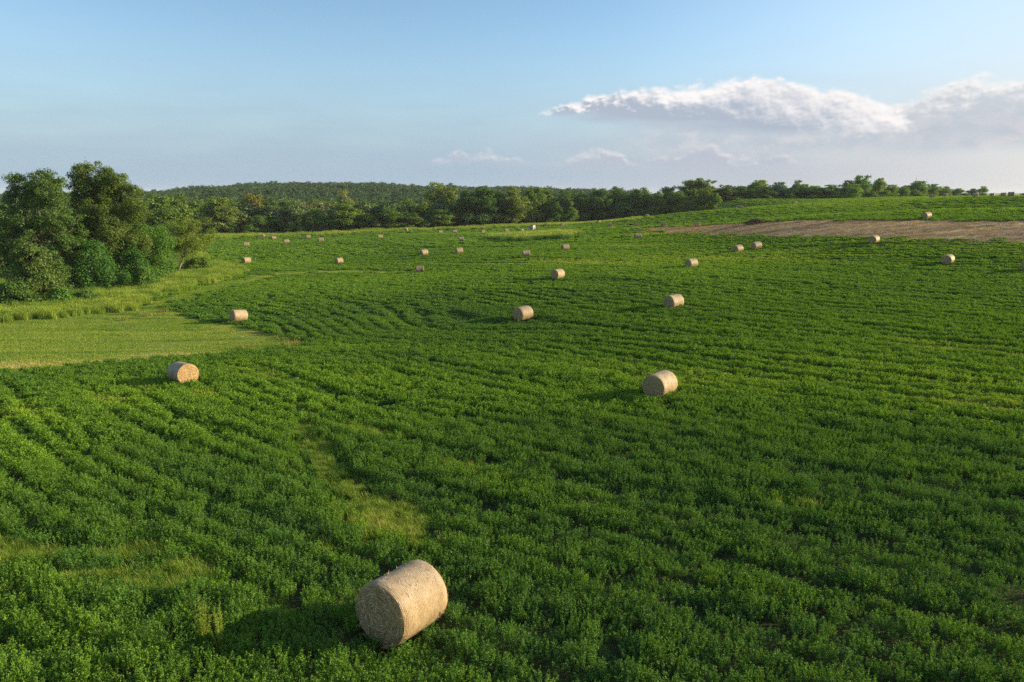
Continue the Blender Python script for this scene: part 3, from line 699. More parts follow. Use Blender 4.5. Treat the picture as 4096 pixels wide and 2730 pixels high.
def grass_proto(seed, n, rad, h, w, spread=0.5, heads=0):
    rg = np.random.default_rng(seed); V = []; F3 = []; F4 = []; c = 0
    for k in range(n):
        r = rad * math.sqrt(rg.random()); a = rg.random() * 6.283; b = np.array([r * math.cos(a), r * math.sin(a), 0])
        hh = h * rg.uniform(.55, 1.1); d = rg.random() * 6.283; o = np.array([math.cos(d), math.sin(d), 0]) * spread * hh * rg.uniform(.15, 1)
        sd = np.array([-math.sin(d + rg.normal(0, .5)), math.cos(d), 0]) * w * rg.uniform(.6, 1.2)
        m = b + o * 0.35 + np.array([0, 0, hh * .6]); t = b + o + np.array([0, 0, hh * (1 - .15 * spread)])
        V += [b - sd / 2, b + sd / 2, m + sd * .4, m - sd * .4, t]; F4.append([c, c + 1, c + 2, c + 3]); F3.append([c + 3, c + 2, c + 4]); c += 5
        if k < heads:
            e = np.array([0, 0, h * .16]); V += [t - sd * .9 - e * .3, t + sd * .9 - e * .2, t + e + o * .05]; F3.append([c, c + 1, c + 2]); c += 3
    return np.array(V), [np.array(F4), np.array(F3)]

def zone_codes(X, Y):
    q = 0.010 * np.hypot(X, Y) + .25; X = X + (fbm(X / 2.2, Y / 2.2, 91, 2) - .5) * 3 * q + (noise2(X / .6, Y / .6, 94) - .5) * 1.6 * q; Y = Y + (fbm(X / 2.2, Y / 2.2, 92, 2) - .5) * 3 * q + (noise2(X / .6, Y / .6, 95) - .5) * 1.6 * q   # ragged borders
    z = np.zeros(len(X), int)                               # 0 alfalfa 1 mown 2 tall grass 3 stubble 4 island 5 wood edge 9 nothing
    z[inside(Z_BROWN, X, Y)] = 3
    z[inside(Z_MOWN, X, Y) | (inside(Z_LANE, X, Y) & (fbm(X / 3, Y / 3, 93) > .30))] = 1
    z[inside(Z_TALL, X, Y) | inside(Z_CLUMP, X, Y)] = 2
    z[inside(Z_ISLE, X, Y)] = 4; z[inside(Z_ISLE_B, X, Y)] = 6
    z[inside(Z_WOODEDGE, X, Y)] = 5
    wy = np.interp(X, WOODLINE[:, 0], WOODLINE[:, 1])
    z[(Y > wy - 1) & (X < 108)] = 9
    # behind the near clump of trees, no crop
    lx = np.array([g for g in Z_TALL]); 
    return z
def grid(x0, x1, y0, y1, step, rg, cull=0.86, pad=8):
    gx = np.arange(x0, x1, step); gy = np.arange(y0, y1, step)
    X, Y = np.meshgrid(gx, gy); X = X.ravel() + rg.uniform(-.5, .5, X.size) * step; Y = Y.ravel() + rg.uniform(-.5, .5, Y.size) * step
    k = np.abs(X) < Y * cull + pad
    return X[k], Y[k]
NEAR_TREES = ground_at(100, 1195), ground_at(700, 1093)
def build_crop():
    rg = np.random.default_rng(77)
    A = [proto('alfalfa_clump', *alfalfa_proto(s, .145, .45, 14, 10, .027), M['alfalfa']) for s in range(6)]
    B = [proto('alfalfa_clump', *alfalfa_proto(20 + s, .21, .42, 14, 7, .045), M['alfalfa']) for s in range(5)]
    Cc = [proto('alfalfa_clump', *alfalfa_proto(40 + s, .45, .42, 20, 4, .105, .45, .2), M['alfalfa']) for s in range(4)]
    D = [proto('alfalfa_clump', *alfalfa_proto(60 + s, .95, .42, 34, 4, .19, .5, .1), M['alfalfa']) for s in range(4)]
    G1 = [proto('grass_tuft', *grass_proto(80 + s, 60, .17, .40, .011, .6), M['grass']) for s in range(3)]
    G2 = [proto('grass_tuft', *grass_proto(90 + s, 50, .40, .30, .03, .8), M['grass']) for s in range(2)]
    protos = A + B + Cc + D + G1 + G2
    oA, oB, oC, oD, oG1, oG2 = 0, 6, 11, 15, 19, 22
    P, Rr, S, I, T = [], [], [], [], []
    rings = [(0, 34, .25, A, oA, G1, oG1), (34, 78, .31, B, oB, G2, oG2), (78, 175, .60, Cc, oC, G2, oG2), (175, 470, 1.35, D, oD, None, 0)]
    bx = np.array(BALE_XY)
    for r0, r1, step, pr, off, gpr, goff in rings:
        X, Y = grid(-r1, r1, 5, r1, step, rg, 0.86, 6)
        r = np.hypot(X, Y); k = (r >= r0 + 1.5 * (noise2(X, Y, 9) - .5)) & (r < r1 + 1.5 * (noise2(X, Y, 9) - .5)); X, Y, r = X[k], Y[k], r[k]
        z = zone_codes(X, Y); k = (z == 0)
        if r1 > 300: k &= ~((r > 400) & (X < 130))
        
        for b in bx[:14]:
            dx, dy = X - b[0], Y - b[1]; k &= ~((np.abs(dx * b[2] + dy * b[3]) < .95) & (np.abs(-dx * b[3] + dy * b[2]) < .62))
        X, Y, r = X[k], Y[k], r[k]; n = len(X)
        u, v = row_uv(X, Y); t, spot = field_tint(X, Y)
        kf = np.clip((r - 30) / 60, 0, 1); stripe = .46 * noise2(u / 0.55, v / 16, 31) + .24 * noise2(u / 1.25, v / 30, 32) + .30 * (.5 + .5 * np.cos(6.2832 * (u / (1.05 + .45 * kf) + .5 * noise2(X / 7, Y / 7, 35))))
        gap = np.clip((stripe - 0.27 - .06 * kf) / 0.22, 0, 1)         # 0 in the bare wheel lines between rows
        lump = fbm(X / .75, Y / .75, 33)
        left = np.clip((-X + 4) / 14, 0, 1) * np.clip((45 - r) / 15, 0, 1)
        nf = np.clip((38 - r) / 14, 0, 1); lump2 = fbm(X / .42 + 7, Y / .42, 34, 2); lump = lump * (1 - .5 * nf) + lump2 * .5 * nf
        g2 = gap + (1 - gap) * .55 * nf * np.clip((2 - X) / 12, 0, 1)
        h = (0.50 - .10 * kf + (0.50 + .10 * kf) * g2) * (0.62 + 0.76 * lump * (1 - .4 * kf) + .3 * kf); h *= np.where(nf > 0, 1 + nf * .7 * (lump - .5), 1); h *= np.where(r > 78, .74, 1) * (1.0 - 0.30 * spot)
        h *= 1 + 0.15 * left
        thin = rg.random(n) < (0.33 + 0.67 * g2) * np.clip(0.45 + 1.1 * lump - .35 * nf * (lump < .42), 0, 1.2)
        bare = (lump < 0.22) & (r < 60); thin &= ~(bare & (rg.random(n) < .55))
        patch = inside(Z_PATCH, X, Y) & (fbm(X / .8, Y / .8, 41) > .42)
        track = near_line(TRACK, X, Y) < 0.46 + 0.6 * (noise2(X / .8, Y / .8, 8) - .4)
        isg = (patch & (rg.random(n) < .9)) | (track & (rg.random(n) < .85)) | (rg.random(n) < np.clip(spot * 1.1 - .15, 0, .8))
        if gpr is None: isg[:] = False
        dt = near_line(TRACK, X, Y); thin &= ~((dt < .55) & (r < 32)) & ~(patch & (rg.random(n) < .75)); h = np.where((dt < 1.0) & (r < 32), h * .6, h)
        keep = thin | isg; X, Y, r, t, spot, h, isg, track, lump = (a[keep] for a in (X, Y, r, t, spot, h, isg, track, lump)); n = len(X)
        ex = np.nonzero(isg & (r < 80))[0]; ex = np.r_[ex, ex[r[ex] < 34]]   # grass stands thicker than the crop
        X, Y, r, t, spot, h, isg, track, lump = (np.r_[a, a[ex]] for a in (X, Y, r, t, spot, h, isg, track, lump))
        X[n:] += rg.uniform(-.5, .5, len(ex)) * step; Y[n:] += rg.uniform(-.5, .5, len(ex)) * step; n = len(X)
        pid = off + rg.integers(0, len(pr), n)
        if gpr: pid = np.where(isg, goff + rg.integers(0, len(gpr), n), pid)
        s = rg.uniform(.85, 1.15, n); sz = np.where(isg, rg.uniform(.7, 1.25, n) * np.where(track, .8, 1), h * rg.uniform(.85, 1.2, n) * 1.15)
        tint = np.where(isg, np.clip(.25 + .30 * rg.random(n) + .25 * spot, 0, .85), np.clip(t + .55 * spot + rg.normal(0, .06, n), 0, 1))
        P.append(np.c_[X, Y, tz(X, Y) - .02]); Rr.append(np.c_[rg.normal(0, .08, n), rg.normal(0, .08, n), rg.random(n) * 6.283])
        S.append(np.c_[s, s, sz]); I.append(pid); T.append(tint)
        print('crop ring', r1, n)
    o = scatter('alfalfa_crop', np.concatenate(P), np.concatenate(Rr), np.concatenate(S), np.concatenate(I), np.concatenate(T), protos)
    tag(o, 'green alfalfa growing in curving rows over the whole field', 'alfalfa', kind='stuff')
def build_grass():
    rg = np.random.default_rng(99)
    short = [proto('short_grass', *grass_proto(s, 60, .42, .11, .022, 1.1), M['grass']) for s in range(3)]
    tall = [proto('tall_grass', *grass_proto(10 + s, 60, .38, .95, .024, .35, 26), M['grass']) for s in range(3)]
    edge = [proto('edge_grass', *grass_proto(15 + s, 60, .9, .95, .07, .35, 30), M['grass']) for s in range(3)]
    def lay(name, label, step, box, codes, pr, hfun, tfun, cat='grass'):
        X, Y = grid(*box, step, rg, .9, 12); z = zone_codes(X, Y); k = np.isin(z, codes); X, Y, z = X[k], Y[k], z[k]; n = len(X)
        s = rg.uniform(.85, 1.2, n)
        o = scatter(name, np.c_[X, Y, tz(X, Y) - .01], np.c_[rg.normal(0, .06, n), rg.normal(0, .06, n), rg.random(n) * 6.283], np.c_[s, s, hfun(X, Y, z) * rg.uniform(.8, 1.2, n)],
                    rg.integers(0, len(pr), n), np.clip(tfun(X, Y, z) + rg.normal(0, .07, n), 0, 1), pr)
        tag(o, label, cat, kind='stuff'); print(name, n)
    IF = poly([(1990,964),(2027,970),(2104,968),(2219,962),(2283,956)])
    dry = poly([(-100, 1478), (300, 1458), (620, 1432), (900, 1412)]); dry2 = poly([(880, 1312), (1060, 1335), (1150, 1352)]); lane = poly([(1010, 1116), (1140, 1096), (1300, 1087), (1640, 1090)])
    def t_short(X, Y, z):
        t = .38 + .35 * (fbm(X / 7, Y / 7, 51) - .5) + .95 * (fbm(X / 8 + Y / 30, Y / 1.1 - X / 12, 52) - .5) + .25 * (fbm(X / 1.2, Y / 1.2, 50) - .5)
        for ln, w, a in ((dry, 2.2, .48), (dry2, 1.6, .40), (lane, 1.0, .35)): t = t + a * np.exp(-(near_line(ln, X, Y) / w) ** 2)
        return t
    lay('mown_grass', 'short mown yellow-green grass along the field edge', .42, (-75, -6, 38, 175), [1], short, lambda X, Y, z: .7 + .8 * fbm(X / 1.6, Y / 1.6, 53), t_short)
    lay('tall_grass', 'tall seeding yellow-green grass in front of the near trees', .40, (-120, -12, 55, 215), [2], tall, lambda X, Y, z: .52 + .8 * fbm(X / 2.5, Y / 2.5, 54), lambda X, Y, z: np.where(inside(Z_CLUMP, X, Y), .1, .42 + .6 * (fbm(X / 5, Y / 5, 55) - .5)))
    lay('wood_edge_grass', 'long pale grass along the foot of the far wood', 1.0, (-190, 60, 200, 330), [5], edge, lambda X, Y, z: .7 + .6 * fbm(X / 6, Y / 6, 56), lambda X, Y, z: .48 + .5 * (fbm(X / 9, Y / 9, 57) - .5))
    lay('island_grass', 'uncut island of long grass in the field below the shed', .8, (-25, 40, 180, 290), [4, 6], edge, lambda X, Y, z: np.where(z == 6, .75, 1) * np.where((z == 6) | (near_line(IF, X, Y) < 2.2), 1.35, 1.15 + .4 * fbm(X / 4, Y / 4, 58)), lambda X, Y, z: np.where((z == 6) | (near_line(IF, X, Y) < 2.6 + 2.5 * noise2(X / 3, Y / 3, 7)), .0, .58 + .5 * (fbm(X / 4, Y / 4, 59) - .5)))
    st = [proto('stubble_tuft', *grass_proto(70 + s, 46, .75, .22, .05, 1.3), M['stubble']) for s in range(3)]
    def t_st(X, Y, z):
        return .42 + 1.5 * (fbm(X / 22, Y / 1.7 - X / 30, 61) - .5) + .3 * (fbm(X / 5, Y / 5, 62) - .5)
    lay('dry_stubble', 'dead brown stubble on the bare strip across the slope', 1.15, (30, 190, 90, 240), [3], st, lambda X, Y, z: .6 + .9 * fbm(X / 14, Y / 1.6, 63), t_st, 'stubble')
build_crop(); build_grass()

# ------------------------------------------------------------------ trees
def branch_set(rg, h, spread, n_limb, trunk_r, fork=0.35, depth=2, lean=(0, 0), up=0.75):
    """trunk and limbs as tapered tubes; returns the mesh builder and the limb tips"""
    mb = MB(); tips = []
    def limb(p, d, L, r, lev):
        n = 5; pts = [p]; q = p.copy(); dd = d.copy()
        for k in range(n):
            dd = dd + rg.normal(0, .13, 3); dd[2] += .05; dd /= np.linalg.norm(dd); q = q + dd * L / n; pts.append(q.copy())
        rad = np.linspace(r, r * .45, n + 1); mb.tube(pts, rad, 6 if lev < 2 else 4)
        tips.append((q, dd, lev))
        if lev < depth:
            for k in range(rg.integers(2, 4)):
                f = rg.integers(2, n + 1); e = dd * .7 + rg.normal(0, .55, 3); e[2] = abs(e[2]) * .6 + .15; e /= np.linalg.norm(e)
                limb(pts[f], e, L * rg.uniform(.45, .7), rad[f] * .62, lev + 1)
    top = np.array([lean[0] * h, lean[1] * h, h * up]); n = 8
    tr = [np.array([lean[0], lean[1], 0]) * h * (k / n) ** 1.3 + np.array([rg.normal(0, .012) * h * (k > 0), rg.normal(0, .012) * h * (k > 0), h * up * k / n]) for k in range(n + 1)]
    rad = trunk_r * (1 - .75 * np.arange(n + 1) / n); rad[0] *= 1.35
    tr[0][2] = -0.4
    mb.tube(tr, rad, 8)
    for k in range(n_limb):
        f = fork + (0.98 - fork) * (k + rg.random() * .6) / n_limb; i = min(n - 1, int(f * n)); p = tr[i] + (tr[i + 1] - tr[i]) * (f * n - i)
        a = k * 2.4 + rg.normal(0, .3); el = rg.uniform(.35, .8) + .4 * f
        d = np.array([math.cos(a) * math.cos(el), math.sin(a) * math.cos(el), math.sin(el)]); d[:2] += np.array(lean) * .8
        limb(p, d, spread * rg.uniform(.6, 1.0) * (1.15 - .5 * f), rad[i] * .5, 1)
    return mb, tips
def crown_leaves(rg, lobes, per, ls, shape=0.62, down=0.35):
    """leaf clumps: lobes are (centre, radii); leaves sit mostly in each lobe's outer shell"""
    Vs, Fs, o = [], [], 0
    for c, R in lobes:
        n = max(6, int(per * (R[0] * R[2]) ))
        d = rg.normal(0, 1, (n, 3)); d /= np.linalg.norm(d, axis=1)[:, None]
        k = (d[:, 2] > -.25) | (rg.random(n) > down); d = d[k]; n = len(d)
        bumpy = 1 + .22 * np.sin(d[:, 0] * 5 + c[0]) * np.sin(d[:, 1] * 5 + c[1]) + .15 * rg.normal(0, 1, n)
        p = c + d * R * (rg.random(n)[:, None] ** .28) * bumpy[:, None]
        nr = d * .75 + rg.normal(0, .55, (n, 3)); nr[:, 2] += .25
        L = ls * rg.uniform(.6, 1.3, n)
        V, F = leaves(p, nr, rg.normal(0, 1, (n, 3)), L * 1.25, L * .85)
        Vs.append(V); Fs.append(F + o); o += len(V)
    return np.concatenate(Vs), np.concatenate(Fs)
def make_lobes(rg, h, w, base, n, prof, lr, lean=(0, 0), squash=.8, heads=None):
    """lobe centres over a crown. heads: several rounded sub-crowns of unequal height; otherwise one envelope prof(t)"""
    out = []
    if heads:
        if isinstance(heads, int):
            a0 = rg.random() * 6.283; H = [(rg.normal(0, .03), rg.normal(0, .03), .66, .36, .34)]
            for k in range(heads):
                a = a0 + k * 6.283 / heads + rg.normal(0, .3); q = rg.uniform(.19, .27)
                H.append((q * math.cos(a), q * math.sin(a), rg.uniform(.48, .68), rg.uniform(.24, .32), rg.uniform(.20, .27)))
            lo = base + .14
            for k in range(heads):
                a = a0 + .6 + k * 6.283 / heads + rg.normal(0, .3); q = rg.uniform(.18, .26)
                H.append((q * math.cos(a), q * math.sin(a), rg.uniform(lo, lo + .14), rg.uniform(.22, .28), .14))
            H += [(0, 0, .48, .40, .34), (0, 0, base + .16, .38, .16)]
        else: H = heads
        wt = np.array([x[3] * (x[3] + x[4]) for x in H]); wt /= wt.sum()
        for i in range(n):
            hx, hy, hz, rx, rz = H[rg.choice(len(H), p=wt)]
            d = rg.normal(0, 1, 3); d /= np.linalg.norm(d); r = rg.random() ** .28
            R = lr * w * rg.uniform(.6, 1.25); f = hz
            z = max(R * squash * .5, hz * h + d[2] * r * max(.05, rz * h - R * squash)); f = z / h; q = max(.05, rx * w - R * .6)
            out.append((np.array([hx * w + d[0] * r * q + lean[0] * h * f ** 1.3, hy * w + d[1] * r * q + lean[1] * h * f ** 1.3, z]), np.array([R, R, R * squash])))
        return out
    for i in range(n):
        t = rg.random(); R = lr * w * rg.uniform(.65, 1.25) * (.7 + .4 * prof(t)); wd = max(0.0, prof(t) * w / 2 - R * .4); a = rg.random() * 6.283; r = wd * (rg.random() ** .42)
        z = R * squash * .5 + (h * .985 - R * squash * 1.5) * (base + (1 - base) * t); f = z / h
        out.append((np.array([r * math.cos(a) + lean[0] * h * f ** 1.3, r * math.sin(a) + lean[1] * h * f ** 1.3, z]), np.array([R, R, R * squash])))
    return out
PROF = {
 'broad': lambda t: (math.sin(math.pi * min(1, .16 + .80 * t)) ** .55),
 'oval': lambda t: (math.sin(math.pi * min(1, .12 + .84 * t)) ** .8) * .92,
 'tall': lambda t: (math.sin(math.pi * min(1, .20 + .76 * t)) ** .6) * (.82 + .18 * math.sin(9 * t)),
 'cone': lambda t: max(.12, 1 - t) ** .7,
 'shrub': lambda t: max(.2, math.cos(t * 1.35)),
}
TREE_H, TREE_W = 14.0, 9.0
def tree_proto(name, seed, prof, base, n_lobe, per, ls, lr, bark='bark', n_limb=9, depth=2, leafy=1.0, lean=(0, 0), spread=None, trunk_r=.26, h=TREE_H, w=TREE_W, fork=.35, up=.8, tip_lobes=0.0, heads=None):
    rg = np.random.default_rng(seed); root = empty(name)
    mb, tips = branch_set(rg, h, spread or w * .5, n_limb, trunk_r, fork, depth, lean, up)
    obj('trunk', mb.mesh('trunk', M[bark], True), root)
    lob = make_lobes(rg, h, w, base, n_lobe, PROF[prof], lr, lean, .8, heads if heads else {'broad': 4, 'oval': 3, 'tall': 3}.get(prof))
    if tip_lobes:
        for p, d, l in tips:
            if l < 1: continue
            q = p.copy(); rr = math.hypot(q[0] - lean[0] * q[2], q[1] - lean[1] * q[2]); mxr = w / 2 * PROF[prof](min(1, max(0, (q[2] / h - base) / (1 - base))))
            if rr > mxr: q[:2] *= mxr / rr
            R = np.array([1, 1, .8]) * w * lr * tip_lobes * rg.uniform(.6, 1.1); q[2] = min(q[2], h - R[2] * 1.1); lob.append((q, R))
    if leafy > 0:
        V, F = crown_leaves(rg, lob, per * leafy, ls)
        obj('crown', mesh_np('crown', V, F, M['tree_leaf']), root)
    return root
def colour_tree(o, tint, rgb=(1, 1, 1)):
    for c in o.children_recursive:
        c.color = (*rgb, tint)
class Bank:
    """a store of tree shapes; the first use takes the shape itself, later ones copy it"""
    def __init__(s): s.p = {}; s.used = set()
    def put(s, key, o): s.p[key] = o
    def get(s, key):
        if key in s.used: return copy_tree(s.p[key])
        s.used.add(key); return s.p[key]
    def drop_unused(s):
        for k, o in s.p.items():
            if k not in s.used:
                for c in list(o.children_recursive) + [o]: bpy.data.objects.remove(c)
def stand(o, px, top, wpx, Rg, label, cat, group, tint, rgb=(1, 1, 1), rz=None, rg=random, name=None, h0=TREE_H, w0=TREE_W, base_py=None, deep=1.0):
    """place a tree at range Rg under pixel column px, its top at pixel row top, its crown wpx wide"""
    d = ray(px, 900); az = math.atan2(d[0], d[1])
    x, y = d[0] * Rg, d[1] * Rg; z = tz1(x, y)
    dt = ray(px, top); h = CZ + dt[2] * Rg - z
    w = wpx * Rg * math.cos(az) ** 2 / FPX
    o.location = (x, y, z - .1); o.scale = (w / w0, w / w0 * deep, max(h, .8) / h0)
    o.rotation_euler = (0, 0, rz if rz is not None else rg.random() * 6.283)
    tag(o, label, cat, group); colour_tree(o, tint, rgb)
    return o

# ------------------------------------------------------------------ the near clump of trees on the left
def near_clump():
    grp = 'trees of the near clump beside the mown grass'
    def near(name, seed, px, top, wpx, base_py, prof, base, n_lobe, lr, label, tint, rgb=(1, 1, 1), lean=(0, 0), rz=0.0, ls=.19, per=450, bark='bark', n_limb=12, fork=.3, tip=0.7, cat='tree', dR=0, leafy=1.0, depth=2, heads=None):
        g = ground_at(px, base_py); Rg = np.hypot(*g) + dR; d = ray(px, 900); az = math.atan2(d[0], d[1])
        h = CZ + ray(px, top)[2] * Rg - tz1(d[0] * Rg, d[1] * Rg); w = wpx * Rg * math.cos(az) ** 2 / FPX
        o = tree_proto(name, seed, prof, base, n_lobe, per, ls, lr, bark, n_limb, depth, leafy, lean, w * .45, h * .018 + .05, h, w, fork, .74, tip, heads)
        stand(o, px, top, wpx, Rg, label, cat, grp, tint, rgb, rz, h0=h, w0=w)
        return o
    near('cottonwood_tree', 101, 160, 640, 400, 1185, 'broad', .03, 300, .070, 'tall cottonwood with a long olive crown, left of the two tallest near trees', .22, (1.0, 1.0, .95), ls=.17, per=560, heads=[(-.04,.0,.84,.27,.16),(.06,.1,.80,.27,.17),(-.14,-.05,.78,.22,.14),(.20,.0,.72,.22,.15),(-.32,.1,.66,.20,.14),(.26,-.05,.64,.25,.17),(-.1,-.15,.50,.32,.18),(.3,.1,.40,.22,.16),(-.32,-.05,.38,.22,.16),(.12,-.2,.28,.30,.17),(-.2,-.22,.18,.28,.15),(.28,-.15,.13,.22,.12),(0,.1,.3,.36,.26)])
    near('cottonwood_tree', 102, 428, 640, 400, 1150, 'broad', .12, 270, .074, 'tall cottonwood with bare limbs showing through, right of the two tallest near trees', .26, (1.1, .98, .8), fork=.25, ls=.17, per=560, heads=[(-.10,.0,.85,.25,.15),(.02,.08,.82,.26,.16),(.20,.05,.78,.22,.14),(-.34,.05,.72,.19,.13),(.34,-.02,.62,.20,.13),(.05,-.12,.60,.28,.15),(-.25,-.10,.52,.22,.15),(.18,-.18,.42,.26,.14),(.32,.05,.36,.18,.14),(-.1,.15,.45,.3,.25),(.02,-.1,.26,.24,.12)])
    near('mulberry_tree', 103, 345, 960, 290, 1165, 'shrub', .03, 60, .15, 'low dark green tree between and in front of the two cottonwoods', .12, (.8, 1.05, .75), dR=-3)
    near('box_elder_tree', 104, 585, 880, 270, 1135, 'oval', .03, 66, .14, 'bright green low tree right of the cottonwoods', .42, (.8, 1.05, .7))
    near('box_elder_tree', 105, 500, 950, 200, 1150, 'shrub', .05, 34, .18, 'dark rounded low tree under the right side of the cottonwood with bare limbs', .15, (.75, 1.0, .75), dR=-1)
    near('willow_tree', 106, 690, 862, 300, 1098, 'oval', .38, 60, .10, 'slim pale barked willow leaning right over the tall grass', .55, (1.05, 1.0, .6), lean=(.42, -.05), ls=.17, bark='pale_bark', n_limb=9, fork=.4, tip=.7, leafy=.7, heads=3)
    near('shrub', 107, 100, 960, 260, 1215, 'shrub', .03, 56, .14, 'grey-green shrub in front of the left cottonwood trunk', .40, (1.0, .95, .95), cat='shrub', dR=-1)
    near('shrub', 108, 20, 1125, 190, 1235, 'shrub', .02, 28, .19, 'low shrub at the left end of the tall grass edge', .30, (.85, .95, .85), cat='shrub', dR=-.5)
    near('shrub', 109, 200, 1150, 120, 1222, 'shrub', .02, 24, .2, 'small bright green shrub at the tall grass edge below the left cottonwood', .5, (.8, 1.1, .7), cat='shrub', dR=-.5)
    near('shrub', 110, 300, 1165, 130, 1212, 'shrub', .02, 24, .2, 'small dull green shrub at the tall grass edge below the low dark tree', .35, (.85, 1, .8), cat='shrub', dR=-.5)
    near('shrub', 111, 545, 1065, 120, 1165, 'shrub', .02, 26, .19, 'feathery mid green shrub at the tall grass edge, left of the willow trunk', .5, (.85, 1.05, .75), cat='shrub', dR=-.5)
    near('shrub', 112, 775, 1030, 140, 1092, 'shrub', .02, 26, .19, 'rounded shrub below the leaning willow crown', .55, (.9, 1.0, .65), cat='shrub')
    near('shrub', 113, 640, 1060, 90, 1120, 'shrub', .02, 20, .2, 'dark shrub at the foot of the leaning willow', .2, (.8, 1.0, .75), cat='shrub')
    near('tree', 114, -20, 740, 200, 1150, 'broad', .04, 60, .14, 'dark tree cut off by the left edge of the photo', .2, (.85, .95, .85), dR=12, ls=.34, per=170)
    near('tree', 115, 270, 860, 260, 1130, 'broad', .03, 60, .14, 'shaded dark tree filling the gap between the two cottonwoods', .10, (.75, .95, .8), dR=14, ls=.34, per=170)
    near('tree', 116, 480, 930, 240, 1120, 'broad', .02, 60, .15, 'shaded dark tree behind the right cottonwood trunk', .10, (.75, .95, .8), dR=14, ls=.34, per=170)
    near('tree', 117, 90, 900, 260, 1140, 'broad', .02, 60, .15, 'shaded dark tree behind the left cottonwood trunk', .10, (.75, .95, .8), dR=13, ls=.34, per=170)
near_clump()

